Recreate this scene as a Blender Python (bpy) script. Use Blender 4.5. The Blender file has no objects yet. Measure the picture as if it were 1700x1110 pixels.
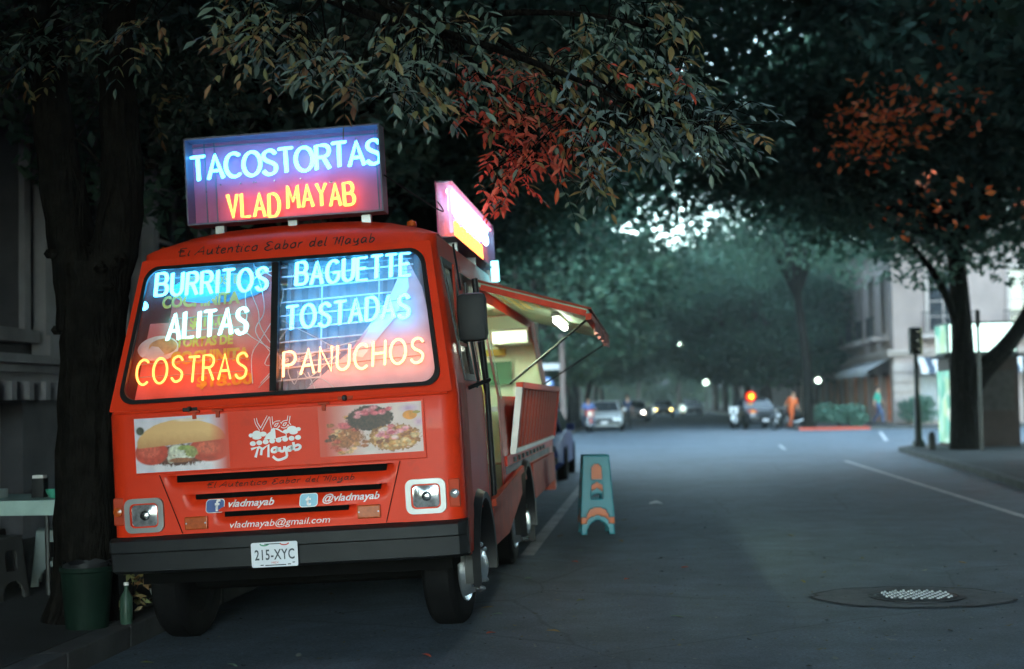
import bpy, bmesh, math, random
import numpy as np
from mathutils import Vector, Matrix
R = math.radians
rnd = random.Random(7)
rng = np.random.default_rng(7)
scene = bpy.context.scene
COL = scene.collection

# ------------------------------------------------------------------ camera, sky, sun, exposure
cam_d = bpy.data.cameras.new('camera')
cam_d.lens = 50; cam_d.sensor_width = 36; cam_d.clip_start = .05; cam_d.clip_end = 3000
cam = bpy.data.objects.new('camera', cam_d); COL.objects.link(cam)
_y, _p, _r = R(5.47), R(2.74), R(1.1)
_f = Vector((-math.sin(_y)*math.cos(_p), math.cos(_y)*math.cos(_p), math.sin(_p)))
_ri = Vector((math.cos(_y), math.sin(_y), 0)); _up = _ri.cross(_f)
_R2 = _ri*math.cos(_r)-_up*math.sin(_r); _U2 = _ri*math.sin(_r)+_up*math.cos(_r)
_m = Matrix((_R2, _U2, -_f)).transposed().to_4x4(); _m.translation = (0, 0, 1.45)
cam.matrix_world = _m
cam_d.dof.use_dof = True; cam_d.dof.focus_distance = 8.85; cam_d.dof.aperture_fstop = 1.5
cam_d.dof.aperture_blades = 0
scene.camera = cam

world = bpy.data.worlds.new('World'); scene.world = world; world.use_nodes = True
nt = world.node_tree; nt.nodes.clear()
SUN_EL, SUN_AZ = 10, 174          # the low evening sun stands behind the camera
sky = nt.nodes.new('ShaderNodeTexSky'); sky.sky_type = 'NISHITA'; sky.sun_disc = False
sky.sun_elevation = R(SUN_EL); sky.sun_rotation = R(SUN_AZ); sky.air_density = 1.0; sky.dust_density = 0.0; sky.ozone_density = 1.5
hs = nt.nodes.new('ShaderNodeHueSaturation'); hs.inputs['Saturation'].default_value = .6
tint = nt.nodes.new('ShaderNodeMix'); tint.data_type = 'RGBA'; tint.blend_type = 'MULTIPLY'; tint.inputs[0].default_value = 1
tint.inputs[7].default_value = (.82, 1.0, 1.0, 1)
bg = nt.nodes.new('ShaderNodeBackground'); bg.inputs['Strength'].default_value = .14
wo = nt.nodes.new('ShaderNodeOutputWorld')
nt.links.new(sky.outputs[0], hs.inputs['Color']); nt.links.new(hs.outputs[0], tint.inputs[6])
nt.links.new(tint.outputs[2], bg.inputs['Color']); nt.links.new(bg.outputs[0], wo.inputs['Surface'])
sun_d = bpy.data.lights.new('sun', 'SUN'); sun_d.energy = .10; sun_d.angle = R(45); sun_d.color = (1, .90, .82)
sun = bpy.data.objects.new('sun', sun_d); COL.objects.link(sun)
_az = R(174); _el = R(8)
sun_dir = Vector((math.sin(_az)*math.cos(_el), math.cos(_az)*math.cos(_el), math.sin(_el)))
sun.rotation_euler = sun_dir.to_track_quat('Z', 'Y').to_euler()
EXPO = 4.05          # dusk, exposed for the unlit street
LAMP = 2**-EXPO      # lamp strengths below are given as they print
vs = scene.view_settings
vs.view_transform = 'Standard'; vs.look = 'None'; vs.exposure = EXPO; vs.gamma = 1; vs.use_curve_mapping = False
scene.render.engine = 'CYCLES'
cy = scene.cycles
cy.use_denoising = True; cy.max_bounces = 6; cy.diffuse_bounces = 3; cy.glossy_bounces = 3; cy.transmission_bounces = 6; cy.transparent_max_bounces = 12
cy.caustics_reflective = False; cy.caustics_refractive = False; cy.sample_clamp_indirect = 4

# ------------------------------------------------------------------ materials
MATS = {}
def mat(name, col, rough=.6, metal=0., var=.12, vscale=6., bump=0., bscale=60., coat=0., emit=None, es=0., trans=0., spec=.5, dirt=0., dirtcol=(.05, .045, .04), stretch=None, bdist=.02):
    if name in MATS: return MATS[name]
    m = bpy.data.materials.new(name); m.use_nodes = True
    n = m.node_tree.nodes; l = m.node_tree.links; b = n['Principled BSDF']
    b.inputs['Roughness'].default_value = rough; b.inputs['Metallic'].default_value = metal
    b.inputs['Coat Weight'].default_value = coat; b.inputs['Specular IOR Level'].default_value = spec
    b.inputs['Transmission Weight'].default_value = trans
    tc = n.new('ShaderNodeTexCoord')
    nz = n.new('ShaderNodeTexNoise'); nz.inputs['Scale'].default_value = vscale; nz.inputs['Detail'].default_value = 5
    l.new(tc.outputs['Object'], nz.inputs['Vector'])
    mr = n.new('ShaderNodeMapRange'); mr.inputs[1].default_value = .3; mr.inputs[2].default_value = .7
    mr.inputs[3].default_value = 1-var; mr.inputs[4].default_value = 1+var
    l.new(nz.outputs['Fac'], mr.inputs[0])
    mx = n.new('ShaderNodeMix'); mx.data_type = 'RGBA'; mx.blend_type = 'MULTIPLY'; mx.inputs[0].default_value = 1
    mx.inputs[6].default_value = (*col, 1); l.new(mr.outputs[0], mx.inputs[7])
    out = mx.outputs[2]
    if dirt > 0:
        n2 = n.new('ShaderNodeTexNoise'); n2.inputs['Scale'].default_value = vscale*1.7; n2.inputs['Detail'].default_value = 8; n2.inputs['Roughness'].default_value = .7
        l.new(tc.outputs['Object'], n2.inputs['Vector'])
        r2 = n.new('ShaderNodeMapRange'); r2.inputs[1].default_value = .55; r2.inputs[2].default_value = .72; r2.inputs[4].default_value = dirt
        l.new(n2.outputs['Fac'], r2.inputs[0])
        m2 = n.new('ShaderNodeMix'); m2.data_type = 'RGBA'; l.new(r2.outputs[0], m2.inputs[0]); l.new(out, m2.inputs[6]); m2.inputs[7].default_value = (*dirtcol, 1)
        out = m2.outputs[2]
    l.new(out, b.inputs['Base Color'])
    if bump:
        n3 = n.new('ShaderNodeTexNoise'); n3.inputs['Scale'].default_value = bscale; n3.inputs['Detail'].default_value = 6
        if stretch:
            mp_ = n.new('ShaderNodeMapping'); mp_.inputs['Scale'].default_value = stretch; l.new(tc.outputs['Object'], mp_.inputs['Vector']); l.new(mp_.outputs[0], n3.inputs['Vector'])
        else: l.new(tc.outputs['Object'], n3.inputs['Vector'])
        bp = n.new('ShaderNodeBump'); bp.inputs['Strength'].default_value = bump; bp.inputs['Distance'].default_value = bdist
        l.new(n3.outputs['Fac'], bp.inputs['Height']); l.new(bp.outputs[0], b.inputs['Normal'])
    if emit:
        b.inputs['Emission Color'].default_value = (*emit, 1); b.inputs['Emission Strength'].default_value = es
    MATS[name] = m
    return m

def emat(name, col, s):
    m = bpy.data.materials.new(name); m.use_nodes = True
    n = m.node_tree.nodes; n.clear(); l = m.node_tree.links
    e = n.new('ShaderNodeEmission'); e.inputs[0].default_value = (*col, 1); e.inputs[1].default_value = s*LAMP
    o = n.new('ShaderNodeOutputMaterial'); l.new(e.outputs[0], o.inputs[0])
    MATS[name] = m; return m

def leaf_mat(name, cols, translucent=.25):
    """foliage: hue varies from leaf to leaf (random per island)"""
    m = bpy.data.materials.new(name); m.use_nodes = True
    n = m.node_tree.nodes; n.clear(); l = m.node_tree.links
    g = n.new('ShaderNodeNewGeometry'); oi = n.new('ShaderNodeObjectInfo')
    ad = n.new('ShaderNodeMath'); ad.operation = 'ADD'; l.new(g.outputs['Random Per Island'], ad.inputs[0]); l.new(oi.outputs['Random'], ad.inputs[1])
    fr = n.new('ShaderNodeMath'); fr.operation = 'FRACT'; l.new(ad.outputs[0], fr.inputs[0])
    cr = n.new('ShaderNodeValToRGB'); e = cr.color_ramp.elements
    while len(e) < len(cols): e.new(.5)
    for i, c in enumerate(cols):
        e[i].position = i/max(1, len(cols)-1); e[i].color = (*c, 1)
    l.new(fr.outputs[0], cr.inputs[0])
    d = n.new('ShaderNodeBsdfDiffuse'); t = n.new('ShaderNodeBsdfTranslucent'); gl = n.new('ShaderNodeBsdfGlossy'); gl.inputs['Roughness'].default_value = .5
    gl.inputs['Color'].default_value = (.5, .5, .5, 1)
    l.new(cr.outputs[0], d.inputs[0]); l.new(cr.outputs[0], t.inputs[0])
    s = n.new('ShaderNodeMixShader'); s.inputs[0].default_value = translucent; l.new(d.outputs[0], s.inputs[1]); l.new(t.outputs[0], s.inputs[2])
    s2 = n.new('ShaderNodeMixShader'); s2.inputs[0].default_value = .05; l.new(s.outputs[0], s2.inputs[1]); l.new(gl.outputs[0], s2.inputs[2])
    o = n.new('ShaderNodeOutputMaterial'); l.new(s2.outputs[0], o.inputs[0])
    MATS[name] = m; return m

def glass_mat(name, halo_scatter, tint=(1, 1, 1), gloss=.07):
    """a pane: clear, a little mirror, and an added scattering layer that spreads a halo round tubes close behind"""
    m = bpy.data.materials.new(name); m.use_nodes = True
    n = m.node_tree.nodes; n.clear(); l = m.node_tree.links
    tr = n.new('ShaderNodeBsdfTransparent'); tr.inputs[0].default_value = (*tint, 1)
    tl = n.new('ShaderNodeBsdfTranslucent'); tl.inputs[0].default_value = (.8, .8, .8, 1)  # translucent layer added to imitate the glow round neon tubes
    df = n.new('ShaderNodeBsdfDiffuse'); df.inputs[0].default_value = (.5, .5, .5, 1)
    gl = n.new('ShaderNodeBsdfGlossy'); gl.inputs['Roughness'].default_value = .06
    tc = n.new('ShaderNodeTexCoord'); nz = n.new('ShaderNodeTexNoise'); nz.inputs['Scale'].default_value = 9; nz.inputs['Detail'].default_value = 6
    l.new(tc.outputs['Object'], nz.inputs['Vector'])
    mr = n.new('ShaderNodeMapRange'); mr.inputs[1].default_value = .3; mr.inputs[2].default_value = .75; mr.inputs[3].default_value = halo_scatter*.6; mr.inputs[4].default_value = halo_scatter*1.5
    l.new(nz.outputs['Fac'], mr.inputs[0])
    s0 = n.new('ShaderNodeMixShader'); s0.inputs[0].default_value = .12; l.new(tl.outputs[0], s0.inputs[1]); l.new(df.outputs[0], s0.inputs[2])
    s1 = n.new('ShaderNodeMixShader'); l.new(mr.outputs[0], s1.inputs[0]); l.new(tr.outputs[0], s1.inputs[1]); l.new(s0.outputs[0], s1.inputs[2])
    s2 = n.new('ShaderNodeMixShader'); s2.inputs[0].default_value = gloss; l.new(s1.outputs[0], s2.inputs[1]); l.new(gl.outputs[0], s2.inputs[2])
    o = n.new('ShaderNodeOutputMaterial'); l.new(s2.outputs[0], o.inputs[0])
    MATS[name] = m; return m

def print_mat(name):
    m = bpy.data.materials.new(name); m.use_nodes = True
    n = m.node_tree.nodes; l = m.node_tree.links; b = n['Principled BSDF']; b.inputs['Roughness'].default_value = .45
    a = n.new('ShaderNodeAttribute'); a.attribute_name = 'print'; l.new(a.outputs['Color'], b.inputs['Base Color'])
    MATS[name] = m; return m

M = MATS
red = mat('red_paint', (.70, .036, .008), .42, var=.07, vscale=3, coat=.06, spec=.2, dirt=.4, dirtcol=(.30, .035, .018), bump=.12, bscale=2.6, bdist=.03)
red_worn = mat('worn_red_paint', (.48, .04, .015), .55, var=.2, vscale=7, spec=.15, dirt=.45, dirtcol=(.30, .19, .17), bump=.1)
red_dull = mat('dull_red_panel', (.44, .05, .02), .55, spec=.15, var=.18, vscale=5, dirt=.6, dirtcol=(.13, .06, .045), bump=.08)
rubber = mat('black_rubber', (.010, .010, .011), .42, spec=.3, var=.2)
tyre_m = mat('tyre_rubber', (.004, .004, .0045), .75, var=.25, spec=.12, bump=.15)
chrome = mat('chrome', (.62, .62, .63), .2, 1.0, var=.06)
bezel_m = mat('dull_chrome', (.22, .22, .23), .38, 1.0, var=.15)
steel = mat('dull_steel', (.3, .31, .33), .38, .9, var=.2, dirt=.4)
blackpl = mat('black_plastic', (.014, .015, .017), .55, spec=.22, var=.2, bump=.06, bscale=150)
dark = mat('dark_void', (.004, .004, .004), .9, spec=.05, var=.1)
white_ink = mat('white_ink', (.78, .74, .76), .5, var=.04)
black_ink = mat('black_ink', (.02, .006, .005), .6, var=.3)
amber = mat('amber_lens', (.42, .07, .01), .22, var=.2, vscale=40, coat=.3)
lens = mat('lamp_lens', (.32, .32, .34), .15, .55, var=.4, vscale=35, coat=.6)
neon_blue = emat('neon_blue', (.06, .48, 1.0), 13.0)
neon_aqua = emat('neon_aqua', (.22, .85, .80), 6.0)
neon_red = emat('neon_orange', (1.0, .20, .035), 9.0)
neon_pink = emat('neon_rose', (1.0, .30, .11), 8.5)

# ------------------------------------------------------------------ mesh building
class MB:
    def __init__(s): s.v = []; s.f = []; s.mi = []
    def add(s, vs_, fs_, mi=0):
        o = len(s.v); s.v += [tuple(p) for p in vs_]
        for f in fs_: s.f.append(tuple(i+o for i in f)); s.mi.append(mi)
        return s
    def box(s, a, b, mi=0, rot=None, ch=0):
        x0, y0, z0 = a; x1, y1, z1 = b
        p = [(x0, y0, z0), (x1, y0, z0), (x1, y1, z0), (x0, y1, z0), (x0, y0, z1), (x1, y0, z1), (x1, y1, z1), (x0, y1, z1)]
        if rot is not None:
            c = Vector(((x0+x1)/2, (y0+y1)/2, (z0+z1)/2)); p = [tuple(rot @ (Vector(q)-c)+c) for q in p]
        return s.add(p, [(0, 3, 2, 1), (4, 5, 6, 7), (0, 1, 5, 4), (1, 2, 6, 5), (2, 3, 7, 6), (3, 0, 4, 7)], mi)
    def bar(s, p, q, w, h=None, mi=0):
        """square bar from p to q"""
        h = h or w; p = Vector(p); q = Vector(q); d = (q-p).normalized()
        u = d.cross(Vector((0, 0, 1)));
        if u.length < .01: u = Vector((1, 0, 0))
        u.normalize(); w_ = d.cross(u)
        c = [(a*u*w/2+b*w_*h/2) for a, b in ((-1, -1), (1, -1), (1, 1), (-1, 1))]
        return s.add([p+k for k in c]+[q+k for k in c], [(3, 2, 1, 0), (4, 5, 6, 7), (0, 1, 5, 4), (1, 2, 6, 5), (2, 3, 7, 6), (3, 0, 4, 7)], mi)
    def tube(s, path, rad, n=8, mi=0, cap=True, closed=False):
        P = [Vector(p) for p in path]; k = len(P)
        rs = rad if isinstance(rad, (list, tuple)) else [rad]*k
        vs_, fs_ = [], []; pu = None
        for i in range(k):
            if closed: t = P[(i+1) % k]-P[i-1]
            else: t = P[min(i+1, k-1)]-P[max(i-1, 0)]
            if t.length < 1e-9: t = Vector((0, 0, 1))
            t.normalize()
            if pu is None:
                pu = t.cross(Vector((0, 0, 1)))
                if pu.length < .1: pu = t.cross(Vector((0, 1, 0)))
            u = (pu-t*pu.dot(t)); u.normalize(); pu = u; w = t.cross(u)
            for j in range(n):
                a = 2*math.pi*j/n; vs_.append(P[i]+(u*math.cos(a)+w*math.sin(a))*rs[i])
        m = k if closed else k-1
        for i in range(m):
            for j in range(n):
                a, b = i*n+j, i*n+(j+1) % n; c, d = ((i+1) % k)*n+(j+1) % n, ((i+1) % k)*n+j
                fs_.append((a, b, c, d))
        if cap and not closed:
            fs_.append(tuple(range(n))[::-1]); fs_.append(tuple(range((k-1)*n, k*n)))
        return s.add(vs_, fs_, mi)
    def lathe(s, prof, n=16, c=(0, 0, 0), axis='z', mi=0):
        """prof: (radius, height) pairs round an axis"""
        vs_, fs_ = [], []
        for r, h in prof:
            for j in range(n):
                a = 2*math.pi*j/n; x, y = r*math.cos(a), r*math.sin(a)
                q = {'z': (x, y, h), 'x': (h, x, y), 'y': (x, h, y)}[axis]
                vs_.append((q[0]+c[0], q[1]+c[1], q[2]+c[2]))
        for i in range(len(prof)-1):
            for j in range(n):
                fs_.append((i*n+j, i*n+(j+1) % n, (i+1)*n+(j+1) % n, (i+1)*n+j))
        fs_.append(tuple(range(n))[::-1]); fs_.append(tuple(range((len(prof)-1)*n, len(prof)*n)))
        return s.add(vs_, fs_, mi)
    def prism(s, pts, d0, d1, axis='y', mi=0):
        """polygon in the plane across the axis, drawn out from d0 to d1"""
        f = {'y': lambda a, b, d: (a, d, b), 'z': lambda a, b, d: (a, b, d), 'x': lambda a, b, d: (d, a, b)}[axis]
        n = len(pts)
        return s.add([f(a, b, d0) for a, b in pts]+[f(a, b, d1) for a, b in pts],
                     [tuple(range(n))[::-1], tuple(range(n, 2*n))]+[(i, (i+1) % n, n+(i+1) % n, n+i) for i in range(n)], mi)
    def ring(s, outer, inner, fn, th, mi=0):
        """flat ring between two loops (x,z); fn(x,z,off)->point; thickness th"""
        n = len(outer); vs_ = []
        for off in (-th, 0):
            vs_ += [fn(x, z, off) for x, z in outer]; vs_ += [fn(x, z, off) for x, z in inner]
        fs_ = []
        for i in range(n):
            j = (i+1) % n
            fs_ += [(i, j, n+j, n+i), (2*n+i, 3*n+i, 3*n+j, 2*n+j), (i, 2*n+i, 2*n+j, j), (n+i, n+j, 3*n+j, 3*n+i)]
        return s.add(vs_, fs_, mi)
    def grid(s, P, mi=0, skip=None):
        """P[i][j] points; skip(i,j) leaves a cell out"""
        a, b = len(P), len(P[0]); vs_ = [p for r in P for p in r]
        fs_ = [(i*b+j, i*b+j+1, (i+1)*b+j+1, (i+1)*b+j) for i in range(a-1) for j in range(b-1) if not (skip and skip(i, j))]
        return s.add(vs_, fs_, mi)
    def mesh(s, name, mats, smooth=None, bevel=0):
        me = bpy.data.meshes.new(name); me.from_pydata(s.v, [], s.f)
        for m in (mats if isinstance(mats, (list, tuple)) else [mats]): me.materials.append(m)
        if any(s.mi): me.polygons.foreach_set('material_index', s.mi)
        bm = bmesh.new(); bm.from_mesh(me)
        bmesh.ops.remove_doubles(bm, verts=bm.verts, dist=1e-5)
        bmesh.ops.recalc_face_normals(bm, faces=bm.faces)
        if bevel:
            es = [e for e in bm.edges if len(e.link_faces) == 2 and e.calc_face_angle(0) > R(30)]
            bmesh.ops.bevel(bm, geom=es, offset=bevel, segments=2, profile=.6, affect='EDGES', clamp_overlap=True)
        bm.to_mesh(me); bm.free()
        if smooth is not None:
            me.polygons.foreach_set('use_smooth', [True]*len(me.polygons))
            me.set_sharp_from_angle(angle=R(smooth))
        me.update(); return me
    def build(s, name, mats, parent=None, smooth=None, bevel=0, label=None):
        o = bpy.data.objects.new(name, s.mesh(name, mats, smooth, bevel)); COL.objects.link(o)
        if parent: o.parent = parent
        if label: o['label'] = label
        return o

def link(name, me, parent=None, loc=None, rot=None, label=None):
    o = bpy.data.objects.new(name, me); COL.objects.link(o)
    if parent: o.parent = parent
    if loc: o.location = loc
    if rot: o.rotation_euler = rot
    if label: o['label'] = label
    return o
def tag(o, label, cat, group=None, kind=None):
    o['label'] = label; o['category'] = cat
    if group: o['group'] = group
    if kind: o['kind'] = kind
    return o
def thing(name, label, cat, loc=(0, 0, 0), rz=0, group=None):
    o = bpy.data.objects.new(name, None); COL.objects.link(o); o.empty_display_size = .2
    o.location = loc; o.rotation_euler = (0, 0, rz)
    return tag(o, label, cat, group)
def struct(o): o['kind'] = 'structure'; return o
def copy_tree(o, parent=None):
    c = o.copy(); COL.objects.link(c)
    if parent: c.parent = parent
    for ch in o.children: copy_tree(ch, c)
    return c

def rrect(x0, z0, x1, z1, r, n=6):
    """rounded rectangle loop; the corners may have their own x for top and bottom"""
    pts = []
    for cx, cz, a0 in ((x1-r, z0+r, -90), (x1-r, z1-r, 0), (x0+r, z1-r, 90), (x0+r, z0+r, 180)):
        for k in range(n+1):
            a = R(a0+90*k/n); pts.append((cx+r*math.cos(a), cz+r*math.sin(a)))
    return pts
def ellipse(cx, cz, rx, rz, n=20): return [(cx+rx*math.cos(2*math.pi*k/n), cz+rz*math.sin(2*math.pi*k/n)) for k in range(n)]
def arc(cx, cy, rx, ry, a0, a1, n=9):
    return [(cx+rx*math.cos(R(a0+(a1-a0)*k/(n-1))), cy+ry*math.sin(R(a0+(a1-a0)*k/(n-1)))) for k in range(n)]
def smooth_path(p, n=5):
    out = []
    for i in range(len(p)-1):
        p0, p1, p2, p3 = p[max(i-1, 0)], p[i], p[i+1], p[min(i+2, len(p)-1)]
        for k in range(n):
            t = k/n
            out.append(tuple(.5*((2*p1[d])+(-p0[d]+p2[d])*t+(2*p0[d]-5*p1[d]+4*p2[d]-p3[d])*t*t+(-p0[d]+3*p1[d]-3*p2[d]+p3[d])*t**3) for d in range(len(p1))))
    return out+[p[-1]]
def ribbon(mb, path, w, fn, mi=0):
    """flat stroke of width w (may vary) along a path in (x,z)"""
    n = len(path); L = []; Rr = []
    for i, (x, z) in enumerate(path):
        a, b = path[max(i-1, 0)], path[min(i+1, n-1)]; dx, dz = b[0]-a[0], b[1]-a[1]; d = math.hypot(dx, dz) or 1
        ww = (w(i/(n-1)) if callable(w) else w)/2
        L.append(fn(x-dz/d*ww, z+dx/d*ww)); Rr.append(fn(x+dz/d*ww, z-dx/d*ww))
    mb.grid([L, Rr], mi)
def text_obj(name, body, size, m, parent, fn, shear=0, bold=0, spacing=1, x0=0, z0=0, x1=None, tilt=0, label=None, ext=0):
    """flat letters; fn(x,z) places each vertex; x1 stretches the line to that width"""
    c = bpy.data.curves.new(name, 'FONT'); c.body = body; c.size = size; c.shear = shear; c.offset = bold; c.space_character = spacing
    c.resolution_u = 3; c.extrude = ext
    o = bpy.data.objects.new(name, c); COL.objects.link(o)
    dg = bpy.context.evaluated_depsgraph_get(); me = bpy.data.meshes.new_from_object(o.evaluated_get(dg))
    bpy.data.objects.remove(o)
    xs = [v.co.x for v in me.vertices]; k = 1
    if x1 is not None: k = (x1-x0)/(max(xs)-min(xs))
    mn = min(xs)
    for v in me.vertices:
        x = x0+(v.co.x-mn)*k; v.co = fn(x, z0+v.co.y+(x-x0)*tilt, v.co.z)
    me.materials.clear(); me.materials.append(m)
    return link(name, me, parent, label=label)
# ------------------------------------------------------------------ ground, road, pavements
def road_mat():
    m = bpy.data.materials.new('asphalt'); m.use_nodes = True
    n = m.node_tree.nodes; l = m.node_tree.links; b = n['Principled BSDF']
    tc = n.new('ShaderNodeTexCoord')
    def noise(s, d=4, r=.6):
        z = n.new('ShaderNodeTexNoise'); z.inputs['Scale'].default_value = s; z.inputs['Detail'].default_value = d; z.inputs['Roughness'].default_value = r
        l.new(tc.outputs['Object'], z.inputs['Vector']); return z
    a = noise(.35, 6); f = noise(48, 4, .85); g = noise(2.2, 6, .7)
    c = n.new('ShaderNodeValToRGB'); e = c.color_ramp.elements
    e[0].position = .3; e[0].color = (.054, .072, .092, 1); e[1].position = .7; e[1].color = (.084, .110, .140, 1)
    l.new(a.outputs['Fac'], c.inputs[0])
    r = n.new('ShaderNodeMapRange'); r.inputs[1].default_value = .3; r.inputs[2].default_value = .7; r.inputs[3].default_value = .35; r.inputs[4].default_value = 1.9
    l.new(f.outputs['Fac'], r.inputs[0])
    r2 = n.new('ShaderNodeMapRange'); r2.inputs[1].default_value = .35; r2.inputs[2].default_value = .7; r2.inputs[3].default_value = .68; r2.inputs[4].default_value = 1.28
    l.new(g.outputs['Fac'], r2.inputs[0])
    mu = n.new('ShaderNodeMath'); mu.operation = 'MULTIPLY'; l.new(r.outputs[0], mu.inputs[0]); l.new(r2.outputs[0], mu.inputs[1])
    mx = n.new('ShaderNodeMix'); mx.data_type = 'RGBA'; mx.blend_type = 'MULTIPLY'; mx.inputs[0].default_value = 1
    l.new(c.outputs[0], mx.inputs[6]); l.new(mu.outputs[0], mx.inputs[7])
    # a thin crack network
    v = n.new('ShaderNodeTexVoronoi'); v.feature = 'DISTANCE_TO_EDGE'; v.inputs['Scale'].default_value = .42
    wz = noise(1.3, 5); wm = n.new('ShaderNodeMix'); wm.data_type = 'VECTOR'; wm.inputs[0].default_value = .12
    l.new(tc.outputs['Object'], wm.inputs[4]); l.new(wz.outputs['Color'], wm.inputs[5]); l.new(wm.outputs[1], v.inputs['Vector'])
    cr = n.new('ShaderNodeMapRange'); cr.inputs[1].default_value = 0; cr.inputs[2].default_value = .006; cr.inputs[3].default_value = .55; cr.inputs[4].default_value = 1
    l.new(v.outputs['Distance'], cr.inputs[0])
    m3 = n.new('ShaderNodeMix'); m3.data_type = 'RGBA'; m3.blend_type = 'MULTIPLY'; m3.inputs[0].default_value = 1
    l.new(mx.outputs[2], m3.inputs[6]); l.new(cr.outputs[0], m3.inputs[7]); l.new(m3.outputs[2], b.inputs['Base Color'])
    b.inputs['Roughness'].default_value = .62
    bp = n.new('ShaderNodeBump'); bp.inputs['Strength'].default_value = .5; bp.inputs['Distance'].default_value = .012
    l.new(f.outputs['Fac'], bp.inputs['Height']); l.new(bp.outputs[0], b.inputs['Normal'])
    MATS['asphalt'] = m; return m
asphalt = road_mat()
paving = mat('pavement_concrete', (.05, .05, .05), .8, spec=.15, var=.25, vscale=1.2, bump=.3, dirt=.5, dirtcol=(.05, .045, .04))
kerb_m = mat('kerb_stone', (.075, .075, .075), .8, spec=.15, var=.25, vscale=3, bump=.3, dirt=.6)
line_m = mat('worn_road_paint', (.40, .40, .42), .6, var=.3, vscale=3, dirt=.9, dirtcol=(.08, .08, .09))
redkerb_m = mat('red_kerb_paint', (.45, .06, .03), .6, var=.2)
iron = mat('cast_iron', (.03, .033, .04), .5, .4, var=.3, bump=.2)
patch_m = mat('newer_asphalt', (.066, .072, .084), .66, var=.3, vscale=9, bump=.4)
crack_m = mat('tar_seam', (.012, .012, .013), .8)

def road_z(x, y):
    fade = 1 if y < 26 else max(0, (37-y)/11)
    return -.0436*min(2.2, max(0, -1.205-x))*fade
xs = [-90, -30, -8, -3.4, -2.8, -2, -1.205, 0, 2, 4, 6, 8, 14, 40, 90]
ys = [-60, -20, 0, 4, 8, 12, 16, 20, 26, 29, 33, 37, 45, 62, 90, 140, 220, 420]
struct(MB().grid([[(x, y, road_z(x, y)) for x in xs] for y in ys]).build('road', asphalt))
struct(MB().grid([[(-2500, -2500, -.25), (2500, -2500, -.25)], [(-2500, 2500, -.25), (2500, 2500, -.25)]]).build('ground', mat('bare_earth', (.06, .055, .05), .9)))

def pavement(poly, top, name='pavement'):
    return struct(MB().prism(poly, -.2, top, 'z').build(name, paving, bevel=0))
pavement([(-3.58, -40), (-3.58, 36.4), (-4.3, 37.6), (-80, 37.6), (-80, -40)], .05)
pavement([(5.63, -40), (80, -40), (80, 39.4), (8.0, 39.4), (6.95, 38.6), (6.5, 37.4), (5.9, 25), (5.63, 21)], .12)
pavement([(-3.7, 62.6), (-3.7, 400), (-80, 400), (-80, 62.6)], .12)
pavement([(6.6, 62.8), (80, 62.8), (80, 400), (6.6, 400)], .12)
def kerb_line(name, path, top, w, step=1.0, m=kerb_m):
    """kerb stones laid one after the other along a path, each a piece of its own"""
    k = bpy.data.objects.new(name, None); COL.objects.link(k); struct(k)
    for (ax, ay), (bx, by) in zip(path[:-1], path[1:]):
        L = math.hypot(bx-ax, by-ay); n = max(1, round(L/step)); ang = math.atan2(by-ay, bx-ax)
        me = MB().box((.006, 0, -.22), (L/n-.006, w, top+.003)).mesh('kerb_stone', m, bevel=.015)
        for i in range(n):
            o = link('kerb_stone', me, k, (ax+(bx-ax)*i/n, ay+(by-ay)*i/n, rnd.uniform(-.006, .004)), (0, 0, ang+rnd.uniform(-.004, .004)))
    return k
kerb_line('kerb', [(-3.4, 4), (-3.4, 36.4)], .05, .18)
kerb_line('kerb', [(8.0, 39.58), (6.84, 38.72), (6.33, 37.45), (5.72, 25), (5.45, 21), (5.45, 10)][::-1], .12, -.18, 1.1)
struct(MB().box((6.42, 62.8, -.2), (6.6, 120, .125)).build('kerb', kerb_m, bevel=.01))
struct(MB().box((9.45, 62.62, -.2), (60, 62.8, .125)).build('kerb', kerb_m, bevel=.01))
struct(MB().box((6.42, 62.62, -.2), (9.44, 62.8, .125)).build('kerb', redkerb_m, bevel=.01, label='red painted kerb on the far corner'))
struct(MB().box((-60, 62.42, -.2), (-3.52, 62.6, .125)).build('kerb', kerb_m, bevel=.01))
struct(MB().box((-3.7, 62.6, -.2), (-3.52, 200, .125)).build('kerb', kerb_m, bevel=.01))

def stripe(path, w, z=.004):
    m = MB(); fn = lambda x, y: (x, y, road_z(x, y)+z)
    for a, b in zip(path[:-1], path[1:]):
        n = 14
        ribbon(m, [(a[0]+(b[0]-a[0])*i/n, a[1]+(b[1]-a[1])*i/n) for i in range(n+1)], w, fn)
    return struct(m.build('road_marking', line_m))
stripe([(-1.19, 13.5), (-1.19, 36)], .13)
stripe([(4.33, 6), (4.33, 32.6)], .11)
stripe([(9.2, 58.5), (7.5, 46.5)], .13)
stripe([(3.9, 44), (3.7, 40)], .10)

# manhole: iron cover with raised studs in a worn ring, a newer patch of asphalt and a tar seam round it
def rough_loop(cx, cy, rx, ry, n, j, seed):
    r = random.Random(seed); return [(cx+rx*(1+r.uniform(-j, j))*math.cos(2*math.pi*k/n), cy+ry*(1+r.uniform(-j, j))*math.sin(2*math.pi*k/n)) for k in range(n)]
MHX, MHY = 1.87, 10.5
lp = rough_loop(MHX-.02, MHY, .70, .54, 40, .05, 3)
struct(MB().add([(x, y, .004) for x, y in lp], [tuple(range(40))]).build('road_patch', patch_m))
m = MB(); ribbon(m, lp[2:39], lambda t: .014+.018*abs(math.sin(t*17)), lambda x, y: (x, y, .008)); struct(m.build('road_crack', crack_m))
mh = thing('manhole_cover', 'round cast iron manhole cover with rows of raised studs in the road', 'manhole cover', (MHX, MHY, .008))
MB().lathe([(.335, 0), (.335, .006), (.295, .007), (.29, .001)], 32).build('frame', iron, mh, 30)
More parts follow.
